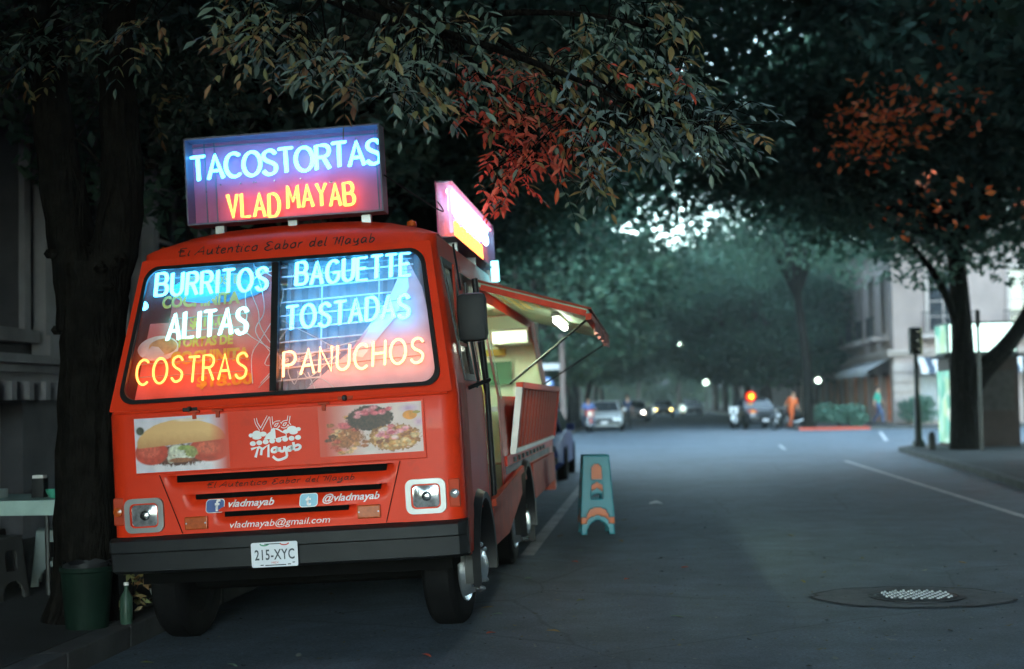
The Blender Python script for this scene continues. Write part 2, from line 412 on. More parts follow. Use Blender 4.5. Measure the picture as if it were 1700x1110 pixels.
MB().lathe([(.283, 0), (.283, .006), (.27, .009), (.001, .009)], 32).build('cover', iron, mh, 30)
st = MB().lathe([(.011, 0), (.010, .008), (.005, .013)], 8).mesh('stud', mat('glint_iron', (.40, .43, .46), .4, .3, var=.2), 40)  # reflected glints of the studs put into a pale colour
for i in range(-6, 7):
    for j in range(-6, 7):
        x, y = (i+.5*(j % 2))*.056, j*.05
        if math.hypot(x, y) < .25: link('stud', st, mh, (x, y, .009))

# ------------------------------------------------------------------ buildings
stone_dk = mat('dark_stone', (.085, .085, .10), .85, spec=.1, var=.3, vscale=1.5, bump=.3, dirt=.6, dirtcol=(.05, .05, .055))  # low base colour adds to the darkness of the shaded walls
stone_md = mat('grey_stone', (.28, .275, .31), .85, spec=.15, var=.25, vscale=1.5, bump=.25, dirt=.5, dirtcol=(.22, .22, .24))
stone_pk = mat('rosy_plaster', (.27, .205, .19), .85, var=.15, vscale=.8, bump=.1, dirt=.35, dirtcol=(.15, .12, .11))
stone_lt = mat('pale_trim', (.33, .27, .25), .8, var=.12, dirt=.3, dirtcol=(.22, .2, .2))
pane_m = mat('window_glass', (.02, .024, .03), .08, var=.3, spec=.8)
frame_m = mat('window_frame_paint', (.20, .20, .21), .5)
wood_or = mat('orange_wood', (.50, .13, .035), .5, var=.3, vscale=4)
shut_m = mat('shop_shutter', (.30, .31, .33), .5, .3, var=.15)
rail_m = mat('wrought_iron', (.02, .02, .022), .5, .4)

class Facade:
    """boxes in facade coordinates: u along the wall, z up, d out from the wall"""
    def __init__(s, origin, ang, root): s.o = Vector((*origin, 0)); s.u = Vector((math.cos(ang), math.sin(ang), 0)); s.n = Vector((math.sin(ang), -math.cos(ang), 0)); s.root = root
    def p(s, u, d, z): return s.o+s.u*u+s.n*d+Vector((0, 0, z))
    def box(s, mb, u0, u1, z0, z1, d0, d1, mi=0):
        q = [s.p(u, d, z) for z in (z0, z1) for u, d in ((u0, d0), (u1, d0), (u1, d1), (u0, d1))]
        mb.add(q, [(0, 3, 2, 1), (4, 5, 6, 7), (0, 1, 5, 4), (1, 2, 6, 5), (2, 3, 7, 6), (3, 0, 4, 7)], mi); return mb
    def wall(s, U, z0, z1, holes, depth, m, name='wall'):
        """a wall with openings (u0,u1,z0,z1) cut through it"""
        us = sorted({0, U} | {h[0] for h in holes} | {h[1] for h in holes}); zs = sorted({z0, z1} | {h[2] for h in holes} | {h[3] for h in holes})
        mb = MB()
        for a, b in zip(us[:-1], us[1:]):
            for c, d in zip(zs[:-1], zs[1:]):
                if any(h[0] <= a and b <= h[1] and h[2] <= c and d <= h[3] for h in holes): continue
                s.box(mb, a, b, c, d, -depth, 0)
        return mb.build(name, m, s.root)
    def window(s, u0, u1, z0, z1, rec=.22, bars=1, rows=2, fm=None, trim=None, pm=None):
        mb = MB(); w = .07
        s.box(mb, u0+.003, u0+w, z0+.003, z1-.003, -rec, -rec+.06); s.box(mb, u1-w, u1-.003, z0+.003, z1-.003, -rec, -rec+.06)
        s.box(mb, u0+w, u1-w, z1-w, z1-.003, -rec, -rec+.06); s.box(mb, u0+w, u1-w, z0+.003, z0+w, -rec, -rec+.06)
        for k in range(1, bars+1):
            c = u0+(u1-u0)*k/(bars+1); s.box(mb, c-.03, c+.03, z0+w, z1-w, -rec+.002, -rec+.05)
        for k in range(1, rows):
            c = z0+(z1-z0)*k/rows; s.box(mb, u0+w, u1-w, c-.025, c+.025, -rec+.004, -rec+.045)
        f = mb.build('window', fm or frame_m, s.root)
        s.box(MB(), u0+w, u1-w, z0+w, z1-w, -rec-.02, -rec-.004).build('pane', pm or pane_m, f)
        if trim:
            t = MB(); s.box(t, u0-.16, u0-.003, z0, z1, .003, .07); s.box(t, u1+.003, u1+.16, z0, z1, .003, .07); s.box(t, u0-.2, u1+.2, z1, z1+.2, .003, .12); s.box(t, u0-.2, u1+.2, z0-.14, z0, .003, .16)
            t.build('sill', trim, f)
        return f
    def railing(s, u0, u1, z0, h, d, step=.13):
        mb = MB(); s.box(mb, u0, u1, z0+h-.05, z0+h, d-.04, d); s.box(mb, u0, u1, z0+.05, z0+.08, d-.03, d-.005)
        u = u0
        while u <= u1: s.box(mb, u, u+.025, z0+.08, z0+h-.05, d-.03, d-.01); u += step
        return mb.build('railing', rail_m, s.root)

def cornice(F, U, z, hgt, out, m, name='cornice', steps=3, dent=0, u0=0):
    mb = MB()
    for k in range(steps): F.box(mb, u0, U, z+hgt*k/steps, z+hgt*(k+1)/steps, .003, .06+out*(k+1)/steps)
    if dent:
        u = u0+.1
        while u < U-.1: F.box(mb, u, u+.12, z-.2, z-.002, .003, .06+out*.55); u += dent
    return mb.build(name, m, F.root)

# left: an old stone house with a ledge on brackets, pilasters and a heavy cornice, in the dark
b1 = thing('stone_house', 'dark stone house with pilasters and heavy cornice behind the forked tree', 'building', (-6.9, -6, 0))
F1 = Facade((0, 0), R(90), b1); U1 = 30.6
holes = []
for k in range(10): holes.append((1.0+k*3.05, 2.75+k*3.05, 2.35, 4.75))
for k in range(10): holes.append((1.1+k*3.05, 2.65+k*3.05, 6.9, 9.2))
for k in range(10): holes.append((.75+k*3.05, 2.85+k*3.05, .1, 1.55))
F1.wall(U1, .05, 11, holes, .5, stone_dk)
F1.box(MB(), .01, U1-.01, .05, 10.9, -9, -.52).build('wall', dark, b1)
for k, h in enumerate(holes): F1.window(*h, rec=.32, rows=3, trim=stone_md if k < 10 else None)
for k in range(11):
    mb = MB(); u = .35+k*3.05-.3
    if u < 0: u = 0
    F1.box(mb, u, u+.5, 2.06, 4.9, .003, .16); F1.box(mb, u-.02, u+.56, 4.9, 5.08, .003, .22); F1.box(mb, u-.02, u+.56, 2.06, 2.3, .004, .22)
    F1.box(mb, u, u+.5, 6.6, 10, .003, .12); mb.build('pilaster', stone_md, b1)
cornice(F1, U1, 1.78, .27, .42, stone_md, 'ledge', 3, .42)
cornice(F1, U1, 5.25, .75, .7, stone_md, 'cornice', 5, .36)
cornice(F1, U1, 10.2, .7, .7, stone_md, 'cornice', 4, .4)
# next house towards the corner, paler
b2 = thing('pale_house', 'paler plaster house with tall windows beyond the dark stone house', 'building', (-7.2, 25, 0))
F2 = Facade((0, 0), R(90), b2)
h2 = [(.9+k*2.6, 2.2+k*2.6, z0, z1) for k in range(4) for z0, z1 in ((.2, 2.7), (3.9, 6.3), (7.4, 9.6))]
F2.wall(11.2, .05, 12, h2, .4, stone_md)
F2.box(MB(), .01, 11.19, .05, 11.9, -9, -.42).build('wall', dark, b2)
for h in h2: F2.window(*h, rec=.25, rows=3, trim=stone_lt)
cornice(F2, 11.2, 3.2, .3, .3, stone_lt); cornice(F2, 11.2, 11.2, .5, .5, stone_lt, steps=4, dent=.4)

# right: the rosy house on the far corner, striped awnings below
b3 = thing('corner_house', 'rosy plaster corner house with balconies and striped awnings across the junction', 'building', (11.1, 66, 0))
FA = Facade((0, 0), 0, b3); FB = Facade((0, 40), R(-90), b3)
UA, UB = 26, 40
hA = [(1.6, 3.0, 4.3, 7.1), (5.2, 6.6, 4.3, 7.1), (8.8, 10.2, 4.3, 7.1), (12.4, 13.8, 4.3, 7.1), (16, 17.4, 4.3, 7.1), (1.1, 4.6, .2, 2.45), (6.2, 9.6, .2, 2.45), (11.2, 14.6, .2, 2.45)]
FA.wall(UA, .12, 9.2, hA, .4, stone_pk)
hB = [(UB-3.0-k*3.6, UB-1.6-k*3.6, 4.3, 7.1) for k in range(10)]+[(UB-3.6-k*3.6, UB-1.2-k*3.6, .2, 2.45) for k in range(10)]
FB.wall(UB-.45, .12, 9.2, hB, .4, stone_pk)
FA.box(MB(), .45, UA-.01, .12, 9.1, -39.5, -.45).build('wall', dark, b3)
for k, h in enumerate(hA):
    if k < 5:
        FA.window(*h, rec=.25, rows=4, fm=stone_lt, trim=stone_lt)
        mb = MB(); FA.box(mb, h[0]-.5, h[1]+.5, 4.0, 4.16, .003, .75); mb.build('balcony', stone_lt, b3)
        FA.railing(h[0]-.45, h[1]+.45, 4.16, 1.0, .7)
    elif k == 5: FA.window(*h, rec=.3, bars=3, rows=1, fm=stone_lt, pm=shut_m)
    else: FA.window(*h, rec=.3, bars=3, rows=2)
for k, h in enumerate(hB):
    if k < 10:
        FB.window(*h, rec=.25, rows=4, trim=stone_lt)
        mb = MB(); FB.box(mb, h[0]-.5, h[1]+.5, 4.0, 4.16, .003, .75); mb.build('balcony', stone_lt, b3)
        FB.railing(h[0]-.45, h[1]+.45, 4.16, 1.0, .7)
    else: FB.window(*h, rec=.3, bars=2, rows=1, pm=wood_or, fm=wood_or)
cornice(FA, UA, 3.2, .3, .25, stone_lt, u0=-.3); cornice(FA, UA, 8.5, .75, .7, stone_lt, steps=4, dent=.5, u0=-.75)
cornice(FB, UB-.003, 3.2, .3, .25, stone_lt); cornice(FB, UB-.003, 8.5, .75, .7, stone_lt, steps=4, dent=.5)
for k in range(6):                      # rusticated courses on the corner pier
    z = .2+k*.46; mb = MB(); FA.box(mb, -.06, .95, z, z+.41, .003, .07); mb.build('stone', stone_lt, b3)
strA = mat('awning_white', (.6, .58, .58), .8); strB = mat('awning_navy', (.05, .07, .11), .8)
def awning(F, u0, u1, z, drop, out):
    a = None; n = int((u1-u0)/.3)
    for k in range(n):
        p0, p1 = u0+(u1-u0)*k/n, u0+(u1-u0)*(k+1)/n
        q = [F.p(p0, .05, z), F.p(p1, .05, z), F.p(p1, out, z-drop), F.p(p0, out, z-drop), F.p(p1, out, z-drop-.22), F.p(p0, out, z-drop-.22)]
        mb = MB().add(q, [(0, 1, 2, 3), (3, 2, 4, 5)])
        if a is None: a = mb.build('awning', strA, b3)
        else: mb.build('stripe', (strA, strB)[k % 2], a)
awning(FA, 1.0, 5.6, 3.15, .55, 1.1); awning(FA, 6.0, 10, 3.15, .55, 1.1)
awning(FB, UB-4.2, UB-.8, 3.15, .55, 1.1); awning(FB, UB-8.2, UB-4.6, 3.15, .55, 1.1); awning(FB, UB-12.2, UB-8.6, 3.15, .55, 1.1)

# far behind the right hand trees: an orange block catching the last light
b4 = thing('orange_block', 'tall orange painted block of flats glimpsed through the right hand crowns', 'building', (17, 104, 0))
orange_m = mat('orange_render', (.80, .13, .04), .8, var=.1)
F4 = Facade((0, 0), 0, b4)
h4 = [(1.2+k*3.2, 2.6+k*3.2, 2+3.1*j, 3.6+3.1*j) for k in range(7) for j in range(10)]
F4.wall(24, 0, 34, h4, .3, orange_m); F4.box(MB(), .01, 23.99, 0, 33.9, -12, -.32).build('wall', orange_m, b4)
for h in h4: F4.window(*h, rec=.2)
# left row beyond the junction
b5 = thing('grey_terrace', 'long grey plaster terrace behind the trees left of the far street', 'building', (-9, 64, 0))
F5 = Facade((0, 0), R(90), b5)
h5 = [(1+k*3.4, 2.3+k*3.4, z0, z0+2) for k in range(14) for z0 in (.6, 4.2, 7.8)]
F5.wall(50, .1, 12, h5, .35, stone_md); F5.box(MB(), .01, 49.99, .1, 11.9, -9, -.37).build('wall', stone_md, b5)
for h in h5: F5.window(*h, rec=.2)
b6 = thing('end_house', 'grey house front closing the far end of the street behind the trees', 'building', (-30, 240, 0))
F6 = Facade((0, 0), 0, b6); h6 = [(1.5+k*4, 3+k*4, z0, z0+2) for k in range(17) for z0 in (1, 4.4, 7.8)]
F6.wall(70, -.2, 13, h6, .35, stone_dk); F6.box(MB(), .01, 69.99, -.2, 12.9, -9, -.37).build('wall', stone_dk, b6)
for h in h6: F6.window(*h, rec=.2)
b7 = thing('brown_terrace', 'brownish terrace in the shade behind the trees right of the far street', 'building', (11.5, 170, 0))
F7 = Facade((0, 0), R(-90), b7); h7 = [(1+k*4, 2.6+k*4, z0, z0+2) for k in range(15) for z0 in (.6, 4.2, 7.8)]
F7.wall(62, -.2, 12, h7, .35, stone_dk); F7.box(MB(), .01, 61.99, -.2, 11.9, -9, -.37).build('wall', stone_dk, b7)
for h in h7: F7.window(*h, rec=.2)

b8 = thing('sky_blocking_flats', 'unseen long block of flats added beside the camera to block low sky', 'building', (14, 30, 0))  # out of view, added to block low sky light on the right
F8 = Facade((0, 0), R(-90), b8); h8 = [(1+k*4, 2.6+k*4, z0, z0+2) for k in range(19) for z0 in (.6, 4.2, 7.8, 11.2)]
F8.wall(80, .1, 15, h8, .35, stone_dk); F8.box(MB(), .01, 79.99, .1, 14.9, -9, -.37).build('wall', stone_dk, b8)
for h in h8: F8.window(*h, rec=.2)
# ------------------------------------------------------------------ trees
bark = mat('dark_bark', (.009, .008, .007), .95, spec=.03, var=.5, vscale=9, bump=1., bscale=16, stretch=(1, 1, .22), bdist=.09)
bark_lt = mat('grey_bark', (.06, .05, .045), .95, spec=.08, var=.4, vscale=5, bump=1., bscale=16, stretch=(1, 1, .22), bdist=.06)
leafA = leaf_mat('leaf_deep_green', [(.05, .12, .092), (.075, .165, .125), (.10, .19, .13), (.06, .14, .10)])
leafB = leaf_mat('leaf_mid_green', [(.038, .095, .066), (.055, .125, .08), (.042, .105, .072), (.068, .13, .075)])
leafC = leaf_mat('leaf_street_far', [(.040, .10, .068), (.055, .125, .082), (.085, .13, .07), (.046, .105, .078)])

def leaf_cloud(centres, sig, per, L, W, seed, squash=.65):
    g = np.random.default_rng(seed); C_ = np.repeat(np.asarray(centres, float), per, 0); n = len(C_)
    s = np.repeat(np.asarray(sig, float).reshape(-1), per) if np.ndim(sig) else np.full(n, sig)
    off = g.normal(size=(n, 3)); off /= np.maximum(1, np.linalg.norm(off, axis=1, keepdims=True)/1.7)
    P = C_+off*s[:, None]*np.array([1, 1, squash])
    a = g.normal(size=(n, 3)); a[:, 2] = a[:, 2]*.6-.35; a /= np.linalg.norm(a, axis=1, keepdims=True)
    nn = g.normal(size=(n, 3))*.8+np.array([0, 0, .8]); b = np.cross(a, nn); b /= np.linalg.norm(b, axis=1, keepdims=True)
    k = g.uniform(.65, 1.35, n)[:, None]
    a = a*L*k/2; b = b*W*k/2
    V = np.stack([P-a, P+b*1.0-a*.1, P+a, P-b-a*.1], 1).reshape(-1, 3)
    return V
def quad_mesh(name, V, m):
    n = len(V)//4; me = bpy.data.meshes.new(name); me.vertices.add(len(V)); me.vertices.foreach_set('co', V.astype(np.float32).ravel())
    me.loops.add(n*4); me.loops.foreach_set('vertex_index', np.arange(n*4, dtype=np.int32))
    me.polygons.add(n); me.polygons.foreach_set('loop_start', np.arange(0, n*4, 4, dtype=np.int32)); me.polygons.foreach_set('loop_total', np.full(n, 4, np.int32))
    me.materials.append(m); me.update(calc_edges=True); me.validate(); return me
def crown_centres(n, rx, ry, rz, zc, seed, low=-1):
    g = random.Random(seed); out = []
    while len(out) < n:
        v = Vector((g.gauss(0, 1), g.gauss(0, 1), g.gauss(0, 1))).normalized()*(g.random()**.4)
        if v.z < low: continue
        out.append((v.x*rx, v.y*ry, zc+v.z*rz))
    return out
def limb(mb, p, q, r0, r1, sag, g, n=6, sides=7):
    p = Vector(p); q = Vector(q); path = []
    for i in range(n+1):
        t = i/n; w = p.lerp(q, t); w.z += sag*math.sin(math.pi*t); j = .06*(q-p).length*math.sin(math.pi*t)
        w += Vector((g.uniform(-j, j), g.uniform(-j, j), g.uniform(-j, j)*.5)); path.append(w)
    mb.tube(path, [r0+(r1-r0)*i/n for i in range(n+1)], sides)
    return path
def tree_proto(name, seed, th, tr, rx, rz, zc, clumps, per, sig, L, W, leaf, bk, low=-1):
    root = bpy.data.objects.new(name, None); COL.objects.link(root)
    g = random.Random(seed); mb = MB(); top = Vector((g.uniform(-.3, .3), g.uniform(-.3, .3), th))
    mb.tube([(0, 0, -.1), (0, 0, .25), (.03, .02, th*.5), top], [tr*1.5, tr*1.08, tr*.9, tr*.8], 12)
    cs = crown_centres(clumps, rx, rx, rz, zc, seed, low)
    for c in cs[::max(1, clumps//16)]:
        path = limb(mb, top-Vector((0, 0, .15)), c, tr*.5, .03, .25, g)
        for c2 in sorted(cs, key=lambda q: (Vector(q)-Vector(path[4])).length)[1:4]: limb(mb, path[3], c2, .05, .012, .1, g, 4, 5)
    mb.build('trunk', bk, root, 60)
    link('crown', quad_mesh('crown', leaf_cloud(cs, [sig*g.uniform(.7, 1.3) for _ in cs], per, L, W, seed), leaf), root)
    return root
protos = [
    tree_proto('street_tree', 11, 3.0, .20, 4.4, 2.9, 6.6, 100, 800, .75, .17, .075, leafA, bark),
    tree_proto('street_tree', 23, 3.4, .24, 4.8, 3.4, 7.4, 105, 800, .8, .17, .08, leafB, bark),
    tree_proto('street_tree', 37, 2.6, .17, 4.6, 3.7, 6.3, 90, 380, .95, .27, .13, leafC, bark_lt),
    tree_proto('street_tree', 41, 2.8, .19, 4.4, 4.2, 6.9, 90, 380, .95, .27, .13, leafB, bark_lt),
]
used = set()
def plant(k, x, y, s, rz, label, group, z=.08, sz=None):
    o = protos[k] if k not in used else copy_tree(protos[k]); used.add(k)
    o.location = (x, y, z); o.rotation_euler = (0, 0, rz); o.scale = (s, s, sz or s)
    tag(o, label, 'tree', group); return o
GL = 'street trees along the left pavement'; GR = 'street trees along the right pavement'; GF = 'trees lining the street beyond the junction'
plant(0, -4.6, 16.6, 1.1, .4, 'dark leafy street tree behind the roof sign of the food truck', GL)
plant(1, -4.5, 23.5, 1.25, 2.1, 'dark leafy street tree standing behind the rear end of the food truck', GL)
plant(0, -4.4, 30.5, 1.6, 4.0, 'dark leafy street tree by the parked blue car before the junction', GL)
plant(1, 6.9, 13, 1.35, 1.0, 'tree out by the right pavement whose boughs hang into the upper right', GR, .12)
plant(0, 7.4, 21.5, 1.5, 2.6, 'tree on the right pavement nearer than the lit kiosk', GR, .12)
plant(0, -4.7, 35.5, 1.1, 5.0, 'dark leafy street tree at the left corner of the junction', GL, .05, 1.25)
plant(1, 8.6, 29.5, 1.6, 5.1, 'tree on the right pavement just before the lit kiosk', GR, .12)
plant(1, -4.7, 1.5, 1.2, 3.3, 'tree on the left pavement beside the camera whose crown roofs the street', GL, .05)
plant(0, 6.7, 4, 1.5, 4.4, 'tree on the right pavement beside the camera whose crown roofs the street', GR, .12)
plant(1, 7.4, -5, 1.25, 5.6, 'tree on the right pavement behind the camera', GR, .12)
plant(0, -4.8, -7, 1.2, .9, 'tree on the left pavement behind the camera', GL, .05)
aut = leaf_mat('leaf_orange', [(.80, .14, .03), (.85, .24, .06), (.62, .09, .03), (.82, .17, .06)], .45)
for o in COL.objects:
    if o.type == 'EMPTY' and 'nearer than the lit kiosk' in str(o.get('label', '')):
        g_ = random.Random(3); W0 = o.matrix_basis.inverted(); cs = []
        for px, py, n in ((1470, 190, 4), (1455, 250, 4), (1512, 195, 4), (1540, 350, 2), (1590, 210, 2), (1500, 225, 2), (1425, 205, 1), (1590, 35, 2)):
            for _ in range(n):
                Y = 19.5; cs.append(W0 @ Vector(((px+g_.uniform(-30, 30)-1078)/2361*Y, Y+g_.uniform(-1.0, 1.2), 1.45+(660-py+g_.uniform(-22, 22))/2361*Y)))
        link('autumn_leaves', quad_mesh('autumn_leaves', leaf_cloud(cs, .20, 24, .08, .04, 12), aut), o)
far = [(3, -4.9, 65.5, 1.3), (2, -5.2, 73, 1.05), (3, -5.3, 81, 1.1), (2, -5.0, 90, 1.1), (3, -5.2, 101, 1.15), (2, -5, 114, 1.2), (3, -5, 130, 1.2), (2, -5, 150, 1.3),
       (3, 6.6, 80, .82), (2, 6.8, 86, .9), (3, 7.4, 94, 1.15), (2, 7.2, 106, 1.2), (3, 7.2, 120, 1.25), (2, 7.2, 138, 1.3), (3, 7.2, 158, 1.35)]
names = ['first', 'second', 'third', 'fourth', 'fifth', 'sixth', 'seventh', 'eighth']
for i, (k, x, y, s) in enumerate(far):
    side = 'left' if x < 0 else 'right'
    plant(k, x, y, s*1.28, i*1.37, f'{names[i % 8]} tree from the junction in the {side} row of the far street', GF, .12, s*1.05)
plant(1, 6.95, 63.6, .95, 2.2, 'tall tree with a high crown on the far right corner by the red kerb', GF, .12, 1.75)
for i, (x, y, s) in enumerate([(-1.5, 190, 1.7), (4, 196, 1.8), (-9, 185, 1.8), (12, 190, 1.9), (0, 225, 2.4)]):
    plant(2+i % 2, x, y, s, i*2.2, ['tree closing the far end of the street left of its middle', 'tree closing the far end of the street right of its middle', 'far tree at the left end of the closing row', 'far tree at the right end of the closing row', 'tallest tree behind the row that closes the street'][i], GF)

g_ = random.Random(8)
o = link('distant_trees', quad_mesh('distant_trees', leaf_cloud([(g_.uniform(-14, 16), g_.uniform(200, 215), g_.uniform(.6, 6.5)) for _ in range(150)], .9, 130, .5, .28, 15), leafC)); o['kind'] = 'stuff'
# ------------------------------------------------------------------ the food truck
TH = R(2.5)      # it stands on the crowned edge of the road and leans towards the kerb
truck = thing('food_truck', 'red food truck with neon words in its windscreen and a neon sign on its roof', 'food truck',
              (-1.205-1.03*math.cos(TH), 8.7, -1.03*math.sin(TH)))
truck.rotation_euler = (0, -TH, 0)
LEN = 8.0
def gy(z): return .03+(z-1.57)*.37                     # the raked windscreen plane
def yfront(z): return 0 if z <= 1.5 else (gy(z) if z >= 1.57 else .03*(z-1.5)/.07)
def hw(z): return 1.12 if z <= 1.5 else 1.12-.145*(z-1.5)/1.05
RC = .11
def corner(u):
    a = .89; t = (abs(u)-a)/(1-a)
    return 0 if t <= 0 else RC*(1-math.sqrt(max(0, 1-min(1, t)**2)))
us = [-1, -.995, -.98, -.955, -.925, -.89, -.7, -.45, -.2, 0, .2, .45, .66, .89, .925, .955, .98, .995, 1]
zs_f = [.74, .80, .95, 1.12, 1.3, 1.5, 1.53, 1.57, 1.8, 2.05, 2.3, 2.49]
P = [[(u*hw(z), yfront(z)+corner(u), z) for u in us] for z in zs_f]
for yv, zc, w, drop, cf in ((.415, 2.60, .978, .035, .9), (.49, 2.665, .975, .085, .6), (.61, 2.715, .972, .125, .3), (.82, 2.747, .97, .16, .12), (1.2, 2.757, .97, .185, 0), (2.5, 2.76, .97, .19, 0), (5, 2.76, .97, .19, 0), (LEN, 2.75, .97, .19, 0)):
    P.append([(u*w, yv+corner(u)*cf, zc-drop*(abs(u)**3.2)) for u in us])
jl = us.index(-.925); jr = us.index(.925)
body = MB()
gu0, gu1 = us.index(-.7), us.index(.66)
body.grid(P, 0, lambda i, j: (7 <= i <= 10 and jl <= j < jr) or (i <= 2 and gu0 <= j < gu1))
# sides with door and serving window cut out
ycols = [.3, .52, 1.02, 1.42, 2.32, 2.5, 4, 5.5, 7.3, LEN]
zrows = [.74, .86, 1.05, 1.5, 1.62, 1.8, 2.05, 2.28, 2.40, 2.55]
def sidegrid(sx, skip):
    rows = []
    for z in zrows:
        rows.append([(sx*hw(z), yfront(z)+RC if z <= 2.49 else .5, z)]+[(sx*hw(z), max(y, yfront(z)+RC+.02), z) for y in ycols])
    rows.append([(sx*.97, .56, 2.575)]+[(sx*.97, max(y, .58), 2.572) for y in ycols])
    body.grid(rows, 0, skip)
zi = {z: i for i, z in enumerate(zrows)}
def skip_r(i, j):
    z0 = zrows[i]; y0 = ycols[j-1] if j else .1
    if .52 <= y0 < 1.02 and 1.62 <= z0 < 2.40: return True        # driver's window
    if 1.42 <= y0 < 2.32 and z0 < 2.40: return True               # door opening
    if 2.5 <= y0 < 7.3 and 1.5 <= z0 < 2.28: return True          # serving window
    return False
sidegrid(1, skip_r); sidegrid(-1, lambda i, j: False)
body.grid([[(-hw(z), LEN, z), (hw(z), LEN, z)] for z in zrows]+[[(-.97, LEN, 2.572), (.97, LEN, 2.572)]], 0)
body.build('body', [red], truck, 50)
# floor, inner ceiling and inner walls of the kitchen
inner = mat('kitchen_wall', (.70, .80, .64), .5, var=.12, vscale=2)
steel_k = mat('kitchen_steel', (.5, .5, .48), .3, .9)
k = MB(); k.box((-1.06, 1.2, .72), (1.06, LEN-.02, .76)); k.build('floor', mat('floor_plate', (.12, .12, .12), .6), truck)
k = MB(); k.box((-.93, 1.3, 2.50), (.93, LEN-.03, 2.53)); k.box((-1.06, 2.45, .77), (-1.03, LEN-.03, 2.0)); k.box((-1.02, LEN-.08, .77), (1.05, LEN-.05, 2.49)); k.box((-1.0, 2.40, .77), (.98, 2.44, 2.49))
k.build('kitchen_lining', inner, truck)
k = MB(); k.box((.35, 2.6, 1.38), (1.09, 7.2, 1.42)); k.box((-1.0, 2.7, 1.3), (-.45, 7.2, 1.36)); k.box((-1.0, 3.2, 1.85), (-.6, 6.8, 1.88)); k.build('counter', steel_k, truck)
k = MB().box((-.55, 4.3, 1.37), (-.15, 5.0, 1.78), 0).box((-.7, 5.6, 1.37), (-.2, 6.5, 1.9), 0); k.build('cooking_hood', steel_k, truck, bevel=.02)
k = MB().box((-1.0, 2.9, 1.95), (-.96, 4.1, 2.35)); k.build('menu_board', mat('menu_green', (.05, .18, .10), .5), truck)
k = MB().box((-.958, 3.0, 2.05), (-.95, 3.6, 2.12)).box((-.958, 3.0, 2.18), (-.95, 3.9, 2.25)); k.build('menu_line', mat('menu_yellow', (.65, .42, .03), .5), truck)
k = MB().box((.42, 7.84, 1.68), (.72, 7.87, 1.95)); k.build('menu_board', M['menu_green'], truck)
for a_, b_, c_, d_ in ((.20, .36, 1.44, 1.64), (.74, .98, 1.43, 1.66)): MB().box((a_, 7.6, c_), (b_, 7.8, d_)).build('white_tub', mat('tub_white', (.8, .8, .76), .4), truck, bevel=.02)
MB().box((.38, 7.80, 2.02), (.66, 7.87, 2.10)).build('shelf', M['menu_yellow'], truck); MB().box((.55, 7.3, 2.12), (1.0, 7.86, 2.3)).build('range_hood', steel_k, truck, bevel=.03)
MB().box((.30, 7.2, 1.43), (.50, 7.4, 1.72)).build('drinks_cooler', mat('cooler_yellow', (.6, .45, .05), .4), truck, bevel=.02)
# seat: the dark engine cover and bulkhead behind the windscreen are inside, below
k = MB().box((-1.0, .35, 1.0), (1.0, 1.3, 1.44)); k.build('dashboard', blackpl, truck, bevel=.05)
tube_w = emat('fluorescent', (.76, 1.0, .68), 260)
for y0 in (3.1, 5.2):
    f = MB().box((.3, y0-.05, 2.47), (.4, y0+1.35, 2.495)).build('lamp_holder', mat('lamp_white', (.7, .7, .68), .5), truck)
    MB().tube([(.35, y0, 2.445), (.35, y0+1.3, 2.445)], .018, 10).build('lamp_tube', tube_w, f)

# windscreen: red surround, black gasket, divider, two panes with the added halo layer
def onglass(off0): return lambda x, z, off=0: (x, gy(z)+off0+off, z)
def wx(x, z, s=1):                                        # the opening narrows upwards
    return x*(1-.115*(z-1.57)/.92)
def wloop(x0, z0, x1, z1, r): return [(wx(x, z), z) for x, z in rrect(x0, z0, x1, z1, r, 7)]
outer = wloop(-1.07, 1.535, 1.065, 2.50, .10); mid = wloop(-1.035, 1.572, 1.03, 2.468, .10); inn = wloop(-1.008, 1.597, 1.003, 2.444, .09)
fill = MB().ring([(wx(x, z), z) for x, z in rrect(-1.09, 1.53, 1.085, 2.515, .012, 7)], mid, onglass(-.006), .012).build('windshield_frame', red, truck, 40)
MB().ring(mid, inn, onglass(-.022), .035).build('gasket', rubber, fill, 40)
dv = MB(); a = -.04; dv.add([(a-.028+d, gy(z)+o, z) for z, d in ((1.60, 0), (2.44, -.02)) for d, o in ((d+.006, -.03), (d+.05, -.03), (d+.05, .03), (d+.006, .03))], [(0, 1, 5, 4), (1, 2, 6, 5), (2, 3, 7, 6), (3, 0, 4, 7)])
dv.build('divider', rubber, fill)
wglass = glass_mat('windscreen_glass', .12, gloss=.03)
for x0, x1, nm in ((-1.013, -.06, 'left'), (-.02, 1.008, 'right')):
    q = [(wx(x, z), gy(z)+.004, z) for x, z in ((x0, 1.59), (x1, 1.59), (x1, 2.45), (x0, 2.45))]
    MB().add(q, [(0, 1, 2, 3)]).build('pane', wglass, fill)

